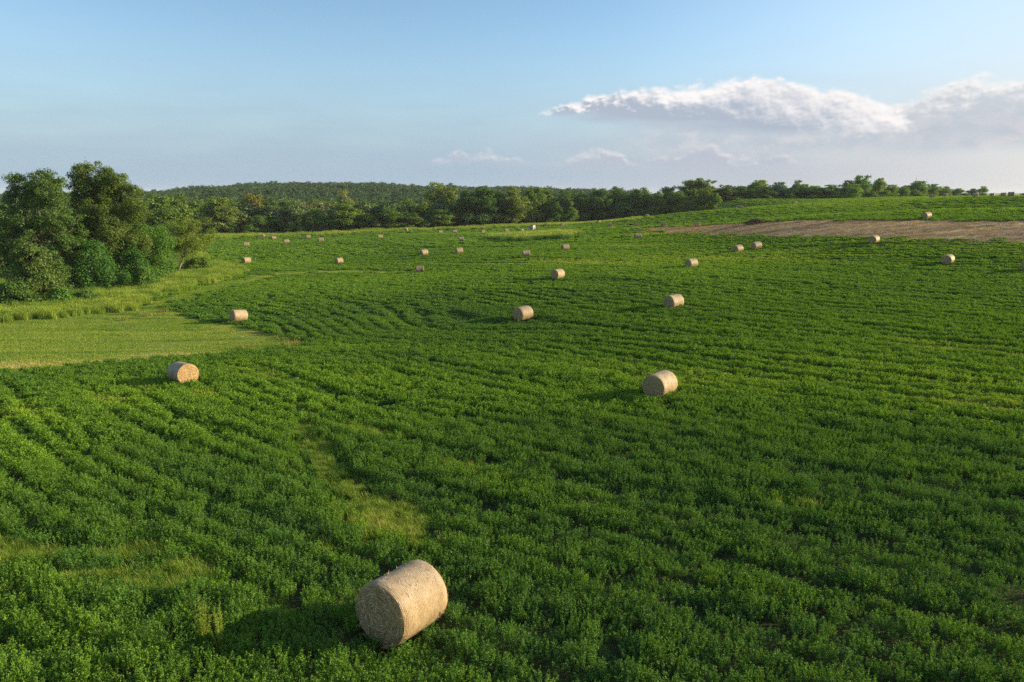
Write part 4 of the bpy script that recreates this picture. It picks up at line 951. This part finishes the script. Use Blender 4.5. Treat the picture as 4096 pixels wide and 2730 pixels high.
# ------------------------------------------------------------------ the far wood, its single trees, and the hedgerow on the ridge
def wood_R(px):
    d = ray(px, 900); az = math.degrees(math.atan2(d[0], d[1]))
    a = np.degrees(np.arctan2(WOODLINE[:, 0], WOODLINE[:, 1])); return float(np.interp(az, a, np.hypot(WOODLINE[:, 0], WOODLINE[:, 1])))
def ridge_R(px): return float(np.interp(px, [2850, 2900, 3400, 3700, 3820, 3950], [352, 360, 372, 470, 540, 560]))
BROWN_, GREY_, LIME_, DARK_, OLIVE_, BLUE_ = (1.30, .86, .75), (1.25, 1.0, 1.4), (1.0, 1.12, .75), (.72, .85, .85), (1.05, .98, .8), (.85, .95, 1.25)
WOOD = [ # px, top, width, metres behind the wood's front, shape, tint, colour, label
 (878,780,125,2,'b1',.55,OLIVE_,'spreading olive tree with pale forked limbs, left end of the far wood'),
 (822,858,60,0,'cone',.45,(1,1,.8),'small conical tree right beside the near leaning willow, at the far wood'),
 (915,880,60,-1,'s1',.25,DARK_,'low dark shrub under the spreading olive tree with pale limbs'),
 (995,891,66,-2,'s2',.35,(.9,1.05,.85),'low rounded shrub in the grass margin above the leftmost valley bales'),
 (1035,855,72,1,'b2',.35,(.9,1,.8),'round mid green tree right behind the low shrub at the left of the wood'),
 (1100,863,72,2,'s1',.15,DARK_,'dark squat tree behind the end-on bale in the left margin'),
 (1160,885,50,-2,'s2',.40,(.95,1.05,.8),'small rounded bush in front of the dark gap in the left part of the wood'),
 (1198,891,36,-3,'cone',.65,LIME_,'narrow pale bush standing out in front of the left part of the wood'),
 (1257,828,86,1,'b3',.45,(.9,1.05,.75),'leafy bright-topped tree right of the narrow pale bush'),
 (1312,868,60,-2,'s1',.42,(.9,1.05,.8),'low bushy tree between two taller ones in the front of the wood'),
 (1385,807,116,1,'b1',.48,(1,1.05,.7),'broad bright green tree in the front of the wood, left of the tall pale one'),
 (1475,850,72,-1,'s2',.50,(1,1.05,.7),'leaning light green bush right of the broad bright green tree'),
 (1565,828,98,1,'b2',.40,(.95,1,.75),'wide tree with layered branches behind the lone side-on valley bale'),
 (1655,850,76,0,'b3',.42,(.95,1,.75),'medium tree right behind the end-on bale of the grass margin'),
 (1700,880,50,-2,'s1',.45,(.95,1.05,.75),'low bush just right of the end-on bale of the grass margin'),
 (1765,833,104,1,'b1',.52,(1,1.05,.7),'bright rounded front tree left of the tall dark group'),
 (1013,763,98,22,'b2',.55,BROWN_,'brownish tree rising above the left part of the wood'),
 (1087,790,90,14,'b3',.35,(.9,.95,.85),'mid green tree behind and right of the brownish one'),
 (1148,795,80,16,'b1',.30,(.9,.95,.9),'blue-green tree behind the dead branches in the left of the wood'),
 (1117,820,48,8,'dead',.6,GREY_,'bare dead tree with forked grey branches in the left of the wood'),
 (1240,793,112,14,'sparse',.75,GREY_,'wide dying grey-brown tree with thin foliage in the left half of the wood'),
 (1300,800,72,16,'sparse',.65,GREY_,'smaller dying tree right of the wide grey-brown one'),
 (1215,798,60,20,'dead',.6,GREY_,'bare dead treetop left of the wide dying grey-brown tree'),
 (1345,792,50,22,'dead',.6,GREY_,'bare dead treetop behind the broad bright green tree'),
 (1440,802,46,14,'dead',.6,GREY_,'small dead tree with pale twigs right of the broad bright green tree'),
 (1380,757,68,50,'b3',.7,GREY_,'pale grey-green tree standing tall behind the broad bright one'),
 (1487,810,76,18,'b2',.45,OLIVE_,'olive tree behind the leaning light green bush'),
 (1562,800,80,30,'b1',.35,(.9,1,.9),'dull green second-row tree behind the wide layered one'),
 (1630,790,92,26,'b3',.45,(.95,1,.85),'tall full second-row tree behind the medium margin tree'),
 (1700,800,70,18,'b2',.60,OLIVE_,'pale olive second-row tree left of the tall dark group'),
 (1735,820,44,8,'dead',.6,GREY_,'dead tree with upright pale branches left of the tall dark group'),
 (1757,725,92,36,'t1',.7,(1.2,1.1,.9),'tallest pale-topped tree rising above the middle of the wood'),
 (1808,742,72,30,'t1',.65,(1.2,1.1,.9),'second pale-topped tall tree, right of the tallest one'),
 (850,785,90,26,'b2',.5,LIME_,'yellow-green tree behind the left end of the wood'),
 (930,800,80,18,'b3',.4,(.95,1,.8),'green second-row tree right of the spreading olive one'),
 (790,790,90,20,'b1',.45,(.95,1,.8),'second-row tree just right of the near leaning willow crown'),
 (720,775,120,-40,'b3',.5,(1,1,.75),'light green tree behind the near leaning willow'),
 (640,770,140,-50,'b1',.42,(.95,1,.75),'broad tree showing right behind the right cottonwood'),
 (560,790,120,-20,'b2',.3,(.85,.95,.85),'dark tree peeping out behind the right cottonwood crown'),
 (1870,752,92,1,'t2',.22,DARK_,'dark left flank tree of the tall dark group in the wood'),
 (1935,744,120,0,'b1',.25,DARK_,'biggest tree of the tall dark group in the middle of the wood'),
 (1990,752,90,5,'b2',.28,DARK_,'dark tree between the biggest one and the olive one with visible trunk'),
 (2052,744,108,0,'b3',.62,OLIVE_,'large olive tree with pale trunks showing below, left of the shed'),
 (2128,735,90,6,'b2',.40,(1,1,.8),'tall rounded tree straight above the shed'),
 (2178,748,74,14,'b1',.38,(.9,1,.85),'green tree second behind and right of the shed'),
 (2226,805,52,-1,'s1',.35,(.9,1,.85),'small dim tree right of the shed, in front of taller ones'),
 (2203,870,46,-3,'s2',.75,LIME_,'bright yellow-green bush at the wood foot right of the shed'),
 (2285,800,54,-2,'cone',.65,LIME_,'narrow sunlit light green tree standing out from the dark wood right of the shed'),
 (2255,760,80,12,'b3',.35,(.9,1,.85),'tall dark green tree behind the narrow sunlit one'),
 (2325,758,80,6,'b2',.35,(.95,1,.85),'spiky-topped tree right behind the narrow sunlit one'),
 (2396,752,92,4,'b1',.22,DARK_,'tall shaded tree left of the low round one in the right of the wood'),
 (2466,745,92,10,'b3',.30,(.85,.95,.85),'tall shaded tree behind the low round one in the right of the wood'),
 (2492,811,86,-2,'s1',.25,(.85,.95,.95),'low round shaded tree at the wood foot above the two half hidden bales'),
 (2610,813,44,-1,'s2',.65,LIME_,'small sunlit bush at the hill edge right of the low round shaded tree'),
 (2562,742,92,6,'b2',.33,(.9,1,.8),'full tree right of the low round shaded tree'),
 (2630,765,72,1,'b3',.40,(1,1,.75),'sunny leafy tree behind the small sunlit hill-edge bush'),
 (2668,742,90,12,'b1',.38,(.95,1,.8),'broad tree left of the biggest skyline tree'),
 (2712,758,84,2,'b2',.45,(1,1,.75),'sunlit tree in front of the broad skyline one'),
 (2719,798,52,-2,'s1',.45,(.95,1.05,.75),'low bush above the half hidden hill-edge bale'),
 (2773,704,120,18,'t2',.55,(1.05,1.05,.85),'biggest skyline tree with a lobed crown at the right end of the wood'),
 (2824,717,74,16,'t1',.6,(1.1,1.05,.85),'slender skyline tree right of the biggest one'),
 (2815,750,90,0,'b3',.48,(1.1,1,.75),'olive front tree at the very right corner of the wood'),
 (2770,790,70,-2,'s2',.35,(.9,1,.8),'dark bush at the foot of the biggest skyline tree'),
 (2860,770,50,-4,'s1',.6,LIME_,'light bush beside the right corner of the wood'),
]
RIDGE = [
 (2905,752,80,4,'r2',.6,LIME_,'pale green tree first right of the wood corner along the ridge'),
 (2960,748,70,4,'r1',.45,(1,1,.85),'rounded ridge tree left of the high domed one'),
 (3028,719,92,10,'r3',.6,(1.1,1.05,.85),'high domed pale green tree above the ridge hedgerow'),
 (3010,768,70,0,'s1',.35,(.9,1,.9),'low dark bush under the high domed ridge tree'),
 (2935,785,70,-4,'s2',.65,LIME_,'light low bush at the left start of the ridge hedgerow'),
 (3050,775,60,-4,'s2',.6,LIME_,'light low bush right under the high domed ridge tree'),
 (3103,727,70,8,'r2',.15,BLUE_,'dark spiky tree in the ridge hedgerow, right of the domed one'),
 (3085,772,60,0,'s1',.45,(.95,1,.8),'bush below the dark spiky ridge tree'),
 (3178,720,58,12,'r1',.35,BLUE_,'thin dark treetop second right of the domed ridge tree'),
 (3205,735,60,6,'r2',.55,(1,1,.9),'greyish ridge tree behind the upper crest bale'),
 (3151,770,60,-2,'s2',.7,LIME_,'sunny bush left above the upper crest bale'),
 (3246,742,84,4,'r3',.5,(1,1,.8),'rounded ridge tree right above the upper crest bale'),
 (3240,778,60,-3,'s1',.6,LIME_,'low bright bush just right of the upper crest bale'),
 (3310,738,84,4,'r1',.42,(.95,1,.9),'wide ridge tree left of the tallest ridge group'),
 (3334,764,64,-1,'s2',.6,LIME_,'sunlit bush below the tallest ridge group'),
 (3428,700,104,10,'r1',.30,BLUE_,'tallest dark tree on the ridge, big rounded crown'),
 (3375,720,56,12,'r2',.2,BLUE_,'dark shoulder tree left of the tallest ridge tree'),
 (3398,736,74,0,'r2',.6,LIME_,'yellow-green tree in front of the tallest ridge tree'),
 (3500,711,62,8,'r3',.6,(1.1,1.05,.85),'pale green tree right of the tallest ridge tree'),
 (3470,766,72,-2,'s1',.4,(.95,1,.8),'dark bush in front of the pale ridge tree'),
 (3530,760,76,-2,'s2',.6,LIME_,'sunny bush right of the tallest ridge group'),
 (3552,738,64,5,'r2',.5,(1,1,.85),'medium ridge tree between the tallest group and the mast'),
 (3600,745,60,3,'r1',.45,(.95,1,.85),'ridge tree just left of the flat-topped one below the mast'),
 (3658,723,96,6,'r3',.38,(.95,1,.95),'flat-topped ridge tree directly below the mast'),
 (3640,758,80,-2,'s1',.5,(1,1,.8),'bush in front of the flat-topped ridge tree'),
 (3708,735,74,4,'r2',.5,(1,1,.85),'ridge tree right of the flat-topped one'),
 (3757,745,84,2,'r1',.48,(1,1,.85),'lower ridge tree above the small double skyline bales'),
 (3814,753,58,0,'r3',.5,(1,1,.95),'small ridge tree third from the right end of the hedgerow'),
 (3872,754,62,2,'r2',.4,BLUE_,'bluish ridge tree second from the right end of the hedgerow'),
 (3912,745,50,0,'r1',.55,(1,1,.9),'small open tree closing the right end of the hedgerow'),
 (3840,772,60,-6,'s1',.5,(1,1,.85),'low bush at the right end of the hedgerow'),
 (3585,785,44,-30,'s2',.6,LIME_,'tiny bush in the field in front of the ridge hedgerow'),
 (3985,779,34,40,'s1',.5,(1,1,.9),'tiny far bush just right of the hedgerow end'),
 (4075,772,46,40,'s2',.5,(1,1,.9),'low far bush behind the last skyline bale'),
]
def far_trees():
    bk = Bank(); rg = random.Random(12)
    P = dict(b1=('broad', .06, 46, .175), b2=('broad', .04, 42, .190), b3=('oval', .05, 46, .170))
    for i, (k, (pf, ba, nl, lr)) in enumerate(P.items()): bk.put(k, tree_proto('tree', 200 + i, pf, ba, nl, 100, .40, lr, n_limb=8, depth=2, tip_lobes=.6))
    for i, hd in enumerate((3, 4, 5)): bk.put(f'r{i + 1}', tree_proto('tree', 230 + i, 'broad', .0, 44, 95, .36, .17, n_limb=8, depth=2, tip_lobes=.5, h=9.5, w=10.0, trunk_r=.22, heads=hd))
    bk.put('t1', tree_proto('tree', 210, 'tall', .14, 46, 100, .38, .14, 'pale_bark', n_limb=9, depth=2, tip_lobes=.7))
    bk.put('t2', tree_proto('tree', 211, 'tall', .06, 48, 105, .40, .16, n_limb=9, depth=2, tip_lobes=.6))
    bk.put('cone', tree_proto('small_tree', 212, 'cone', .05, 36, 100, .42, .15, n_limb=6, depth=1))
    bk.put('s1', tree_proto('bush', 213, 'shrub', .02, 34, 85, .52, .17, n_limb=6, depth=1, trunk_r=.18))
    bk.put('s2', tree_proto('bush', 214, 'shrub', .02, 30, 80, .50, .18, n_limb=6, depth=1, trunk_r=.18))
    bk.put('sparse', tree_proto('dying_tree', 215, 'oval', .3, 26, 38, .34, .10, 'pale_bark', n_limb=14, depth=3, fork=.2, trunk_r=.3))
    bk.put('dead', tree_proto('dead_tree', 216, 'oval', .3, 2, 8, .3, .05, 'pale_bark', n_limb=13, depth=3, leafy=1.0, fork=.25, trunk_r=.32))
    for lst, Rf, grp in ((WOOD, wood_R, 'trees along the edge of the far wood'), (RIDGE, ridge_R, 'trees of the hedgerow on the ridge')):
        for px, top, w, dR, k, tint, rgb, lab in lst:
            rgb = tuple(c * (1.42 if lst is RIDGE else 1.08) for c in rgb)  # ridge leaf colour brightened to stand for back light and haze
            o = bk.get(k); shrub = k in ('s1', 's2')
            kw = dict(h0=9.5, w0=10.0) if k[0] == 'r' else {}
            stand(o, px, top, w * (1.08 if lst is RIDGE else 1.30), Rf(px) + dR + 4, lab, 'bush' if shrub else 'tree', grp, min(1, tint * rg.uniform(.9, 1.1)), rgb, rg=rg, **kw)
            o.name = {'s1': 'bush', 's2': 'bush', 'dead': 'dead_tree', 'sparse': 'dying_tree', 'cone': 'small_tree'}.get(k, 'tree')
    bk.drop_unused()
far_trees()
def hill_woods():
    """the closed wood behind, over the valley and the hill: one mass"""
    rg = np.random.default_rng(314); pr = []
    for s in range(6):
        r2 = np.random.default_rng(400 + s); h, w = 12.0, 8.5
        mb, tips = branch_set(r2, h, 3.5, 5, .25, .35, 1)
        lob = make_lobes(r2, h, w, .05, 30, PROF['broad'], .20, heads=(3, 4, 5)[s % 3])
        V, F = crown_leaves(r2, lob, 34, .66)
        TV = np.concatenate(mb.V); TF = [np.concatenate(f) for f in mb.F.values()]
        pr.append(obj('wood_tree', mesh_join('wood_tree', [(V, F, M['wood_leaf'], False), (TV, TF, M['bark'], True)]), link=False))
    X, Y = grid(-620, 330, 200, 860, 7.2, rg, .95, 40); X3, Y3 = grid(60, 330, 300, 620, 4.6, rg, .95, 40); n1 = len(X); X, Y = np.r_[X, X3], np.r_[Y, Y3]; r = np.hypot(X, Y); az = np.degrees(np.arctan2(X, Y))
    fr = np.interp(az, np.degrees(np.arctan2(WOODLINE[:, 0], WOODLINE[:, 1])), np.hypot(WOODLINE[:, 0], WOODLINE[:, 1]))
    k = (r > fr + 10) & (r < 800 + 60 * noise2(X / 60, Y / 60, 71)) & (az < 16.2 - np.clip((r - 360) / 60, 0, 6)) & (az > -46)
    rr = np.interp(az, [15, 17, 25, 29, 31, 32.5], [356, 362, 374, 472, 542, 562])
    k[n1:] = False; rd = (r > rr + 1) & (r < rr + 26) & (az >= 14.5) & (az < 32); rd[:n1] = False; k |= rd
    X, Y, r, rd = X[k], Y[k], r[k], rd[k]; n = len(X)
    s = rg.uniform(.95, 1.7, n); sz = rg.uniform(.62, 1.10, n) * (.80 + .35 * noise2(X / 35, Y / 35, 72)) * np.where(r < 420, 1.12, 1.0)
    az = np.degrees(np.arctan2(X, Y)); sz *= np.where(az > 4, np.clip(1.0 - (az - 4) * .03, .65, 1), 1); sz = np.where(rd, sz * np.interp(az, [15, 28, 32], [.95, 1.0, .75]), sz); s = np.where(rd, s * .9, s)
    o = scatter('hill_woods', np.c_[X, Y, tz(X, Y) - .2], np.c_[np.zeros(n), np.zeros(n), rg.random(n) * 6.283], np.c_[s, s, sz], rg.integers(0, 6, n),
                np.clip((.42 + .5 * (noise2(X / 14, Y / 14, 74) - .5) + rg.normal(0, .16, n)) * np.where(r > 460, .35, 1), 0, 1), pr)  # far hill trees pushed to the bluer, hazy end of the leaf colours
    tag(o, 'closed dark green woods behind the wood edge and over the low hill', 'woods', kind='stuff'); print('woods', n)
hill_woods()

# ------------------------------------------------------------------ shed, brush mound, mast, single weeds and tufts
def plank_mat(name, a, b, c):
    m, N = new_mat(name); tc = N.node('ShaderNodeTexCoord'); mp = N.node('ShaderNodeMapping'); mp.inputs['Scale'].default_value = (7, 7, .6); N.l.new(tc.outputs['Object'], mp.inputs[0])
    n = N.noise(mp.outputs[0], 1.0, 5, .6); finish(N, principled(N, N.ramp(n, [(.3, a), (.5, b), (.72, c)]), .85, bump(N, n, .7, .03), .2)); return m
def build_shed():
    wood = plank_mat('grey_planks', (.16, .135, .125), (.33, .29, .28), (.50, .45, .42)); pale = plank_mat('pale_planks', (.24, .21, .19), (.36, .32, .29), (.46, .42, .38)); dark = plank_mat('roof_boards', (.035, .028, .025), (.07, .055, .05), (.11, .09, .08))
    g = ground_at(2127, 929); rz = R_(-27); az = math.atan2(g[0], g[1])
    t = empty('wooden_shed', (g[0], g[1], tz1(*g) + .1), rz - az * 0); tag(t, 'small weathered wooden shed with slanting roof above the long grass island', 'shed')
    W, D, hl, hr, th = 2.0, 2.0, 1.85, 2.50, .06
    H = lambda x: hl + (hr - hl) * (x + W / 2) / W
    def wall(x0, x1, z0, z1, y, mb):                        # sloping-top panel parallel to the front
        zt = lambda x: min(z1, H(x) - .02) if z1 < 90 else H(x) - .02
        V = [(x0, y - th/2, z0), (x1, y - th/2, z0), (x1, y + th/2, z0), (x0, y + th/2, z0), (x0, y - th/2, zt(x0)), (x1, y - th/2, zt(x1)), (x1, y + th/2, zt(x1)), (x0, y + th/2, zt(x0))]
        mb.add(V, [[3,2,1,0],[4,5,6,7],[0,1,5,4],[1,2,6,5],[2,3,7,6],[3,0,4,7]])
    f = MB(); y = -D / 2
    wall(-W/2, -.45, -.3, 99, y, f); wall(.45, W/2, -.3, 99, y, f); wall(-.45, .45, -.3, .75, y, f); wall(-.45, .45, 1.5, 99, y, f)
    obj('front_wall', f.mesh('front_wall', wood), t)
    f = MB(); wall(-W/2, W/2, 0, 99, D / 2, f); obj('rear_wall', f.mesh('rear_wall', wood), t)
    f = MB(); f.box((-W/2 + th/2, 0, (hl - .02) / 2), (th, D - 2*th - .01, hl - .02)); obj('low_side_wall', f.mesh('low_side_wall', wood), t)
    f = MB(); x = W/2 - th/2; hh = hr - .03
    f.box((x, -D/4 - .14, hh/2), (th, D/2 - .36, hh)); f.box((x, D/4 + .14, hh/2), (th, D/2 - .36, hh)); f.box((x, 0, .4), (th, .62, .8)); f.box((x, 0, (hh + 1.55)/2), (th, .62, hh - 1.55))
    s = obj('tall_side_wall', f.mesh('tall_side_wall', pale), t); s['label'] = 'pale sunlit side wall with a dark opening'
    f = MB(); ang = math.atan2(hr - hl, W)
    V = []; 
    for dz in (0.0, .09):
        for (xx, yy) in ((-W/2 - .18, -D/2 - .2), (W/2 + .15, -D/2 - .2), (W/2 + .15, D/2 + .2), (-W/2 - .18, D/2 + .2)): V.append((xx, yy, H(xx) + dz))
    f.add(V, [[3,2,1,0],[4,5,6,7],[0,1,5,4],[1,2,6,5],[2,3,7,6],[3,0,4,7]]); obj('roof', f.mesh('roof', dark), t)
    f = MB(); yy = -D/2 - .035
    for c, sz in (((0, yy, 1.53), (1.02, .07, .08)), ((0, yy, .72), (1.02, .07, .08)), ((-.48, yy, 1.125), (.07, .07, .73)), ((.48, yy, 1.125), (.07, .07, .73)), ((.02, yy, 1.125), (.10, .06, .73))): f.box(c, sz)
    obj('window_frame', f.mesh('window_frame', pale), t)
    f = MB(); xx = W/2 + .03
    for c, sz in (((xx, -.33, 1.17), (.06, .07, .82)), ((xx, .33, 1.17), (.06, .07, .82)), ((xx, 0, 1.6), (.06, .73, .07))): f.box(c, sz)
    obj('door_frame', f.mesh('door_frame', pale), t)
build_shed()
def build_mound():
    rg = np.random.default_rng(9); m, N = new_mat('dead_brush'); g_ = N.node('ShaderNodeNewGeometry')
    finish(N, principled(N, N.ramp(g_.outputs['Random Per Island'], [(0, (.05, .032, .024)), (.6, (.14, .09, .062)), (1, (.30, .22, .14))]), .9))
    g = ground_at(3022, 896); n = 2600; a = rg.random(n) * 6.283; r = np.sqrt(rg.random(n)); L = 2.5; Wd = 1.6; Hh = 1.25
    top = np.clip(1 - r ** 2, 0, 1) ** .8 * (.75 + .4 * noise2(r * np.cos(a) * 2.5 + 5, r * np.sin(a) * 2.5, 3)) * Hh
    c = np.c_[r * np.cos(a) * L, r * np.sin(a) * Wd, top * rg.random(n) ** .3]
    V, F = leaves(c, rg.normal(0, 1, (n, 3)) + np.array([0, 0, .6]), rg.normal(0, 1, (n, 3)) * np.array([1, 1, .5]), rg.uniform(.25, .8, n), rg.uniform(.04, .10, n))
    k = 24; ring = np.arange(k) * 2 * math.pi / k; rr = np.linspace(1, .05, 7)
    DV = np.concatenate([np.c_[q * np.cos(ring) * L * .93, q * np.sin(ring) * Wd * .93, np.full(k, (1 - q ** 2) ** .8 * Hh * .85 - .05) + rg.normal(0, .05, k)] for q in rr])
    i = np.arange(6)[:, None] * k; j = np.arange(k)[None]; DF = np.stack([i + j, i + (j + 1) % k, i + k + (j + 1) % k, i + k + j], -1).reshape(-1, 4)
    o = obj('brush_heap', mesh_join('brush_heap', [(V, F, m, False), (DV, DF, m, True)])); o.location = (g[0], g[1], tz1(*g)); o.rotation_euler = (0, 0, R_(-20))
    tag(o, 'low dark heap of dead brush at the upper edge of the brown strip', 'brush heap')
build_mound()
def build_mast():
    m, N = new_mat('mast_steel'); finish(N, principled(N, (.30, .31, .33), .5)); Rg = 700.0; d = ray(3666, 714); z = tz1(d[0] * Rg, d[1] * Rg); h = CZ + d[2] * Rg - z
    o = MB(); s = .55
    for k in range(3):
        a = k * 2.094; o.tube([(s * math.cos(a), s * math.sin(a), 0), (s * .6 * math.cos(a), s * .6 * math.sin(a), h)], [.12, .09], 4)
    for q in range(int(h // 2)):
        for k in range(3):
            a, b = k * 2.094, (k + 1) * 2.094; o.tube([(s * .85 * math.cos(a), s * .85 * math.sin(a), q * 2.0), (s * .85 * math.cos(b), s * .85 * math.sin(b), q * 2 + 1.8)], [.04, .04], 3)
    t = empty('radio_mast', (d[0] * Rg, d[1] * Rg, z)); obj('lattice', o.mesh('lattice', m), t)
    o = MB(); o.tube([(0, 0, h - .5), (0, 0, h + 2.5)], [.07, .04], 5); obj('aerial', o.mesh('aerial', m), t)
    tag(t, 'thin steel mast poking up behind the flat-topped ridge tree', 'mast')
build_mast()
def build_weeds():
    weed = leaf_mat('weed_leaf', [(0, (.13, .22, .03)), (.5, (.22, .30, .05)), (1, (.32, .34, .09))], .42, .01, instanced=False)
    gb = leaf_mat('tuft_blade', [(0, (.08, .12, .025)), (.5, (.20, .21, .05)), (1, (.36, .31, .12))], .3, .02, instanced=False, warm=(1.1, 1.05, .6))
    def plant(name, V, F, mat, px, py, sc, label, cat, tint, grp):
        g = ground_at(px, py); o = obj(name, mesh_np(name, V, F, mat)); o.location = (g[0], g[1], tz1(*g) - .02); o.scale = sc; o.color = (1, 1, 1, tint); tag(o, label, cat, grp)
    for i, (px, py, lab) in enumerate(((815, 2592, 'tall pale weed in the shadow of the nearest bale, the bushier of two'), (885, 2612, 'tall pale weed in the shadow of the nearest bale, the slimmer of two'))):
        rg = np.random.default_rng(60 + i); cs, ns_, ts = [], [], []; mbs = MB()
        for s in range(16 - 4 * i):
            a = rg.random() * 6.283; r = rg.random() * .05; sp = rg.uniform(.03, .20); hh = rg.uniform(.75, 1.25)
            b = np.array([r * math.cos(a), r * math.sin(a), 0]); tip = b + np.array([sp * math.cos(a), sp * math.sin(a), hh]); mbs.tube([b, (b + tip) / 2 + [0, 0, .05], tip], [.006, .005, .003], 4)
            for k in range(58):
                f = .3 + .7 * rg.random(); p = b + (tip - b) * f; o = rg.normal(0, 1, 3); o[2] = abs(o[2]) * .8; o /= np.linalg.norm(o)
                cs.append(p + o * rg.uniform(.01, .05)); ts.append(o + [0, 0, .6]); ns_.append(rg.normal(0, 1, 3))
        V, F = leaves(np.array(cs), np.array(ns_), np.array(ts), .045, .014)
        t = empty('weed_plant'); g = ground_at(px, py); t.location = (g[0], g[1], tz1(*g)); tag(t, lab, 'weed', 'tall weeds near the nearest bale')
        c = obj('foliage', mesh_np('foliage', V, F, weed), t); c.color = (1, 1, 1, .35); c = obj('stems', mbs.mesh('stems', weed), t); c.color = (1, 1, 1, .6)
    for i, (px, py, s, lab) in enumerate(((497, 1284, 1.0, 'left one of three uncut tufts on the mown grass'), (588, 1267, 1.1, 'middle one of three uncut tufts on the mown grass, with a dark base'), (655, 1250, 1.2, 'right one of three uncut tufts on the mown grass, nearest the alfalfa'),
                                          (1162, 1384, 1.5, 'tall uncut tuft at the pointed end of the mown grass tongue'), (975, 1397, 1.3, 'pale uncut tuft at the lower edge of the mown grass tongue'))):
        V, F = grass_proto(500 + i, 130, .62 * s, .50 * s, .03, .6, 30)
        plant('grass_tuft', V, F, gb, px, py, (1, .8, 1), lab, 'grass tuft', .5, 'uncut tufts on the mown grass')
build_weeds()

# ------------------------------------------------------------------ evening haze: one even body of air round the whole scene
def build_haze():
    m = bpy.data.materials.new('haze'); m.use_nodes = True; m.node_tree.nodes.clear(); N = NT(m.node_tree)
    v = N.node('ShaderNodeVolumePrincipled'); v.inputs['Color'].default_value = (0.78, 0.88, 1.0, 1); v.inputs['Density'].default_value = 0.00007; v.inputs['Anisotropy'].default_value = 0.0
    o = N.node('ShaderNodeOutputMaterial'); N.l.new(v.outputs[0], o.inputs['Volume'])
    b = MB(); z0, z1 = -14.0, 30.0; b.box((0, 1700, (z0 + z1) / 2), (9000, 5000, z1 - z0))
    tag(obj('haze', b.mesh('haze', m)), 'faint evening haze over the fields and the far hill', 'haze', kind='stuff')
if 1: build_haze()
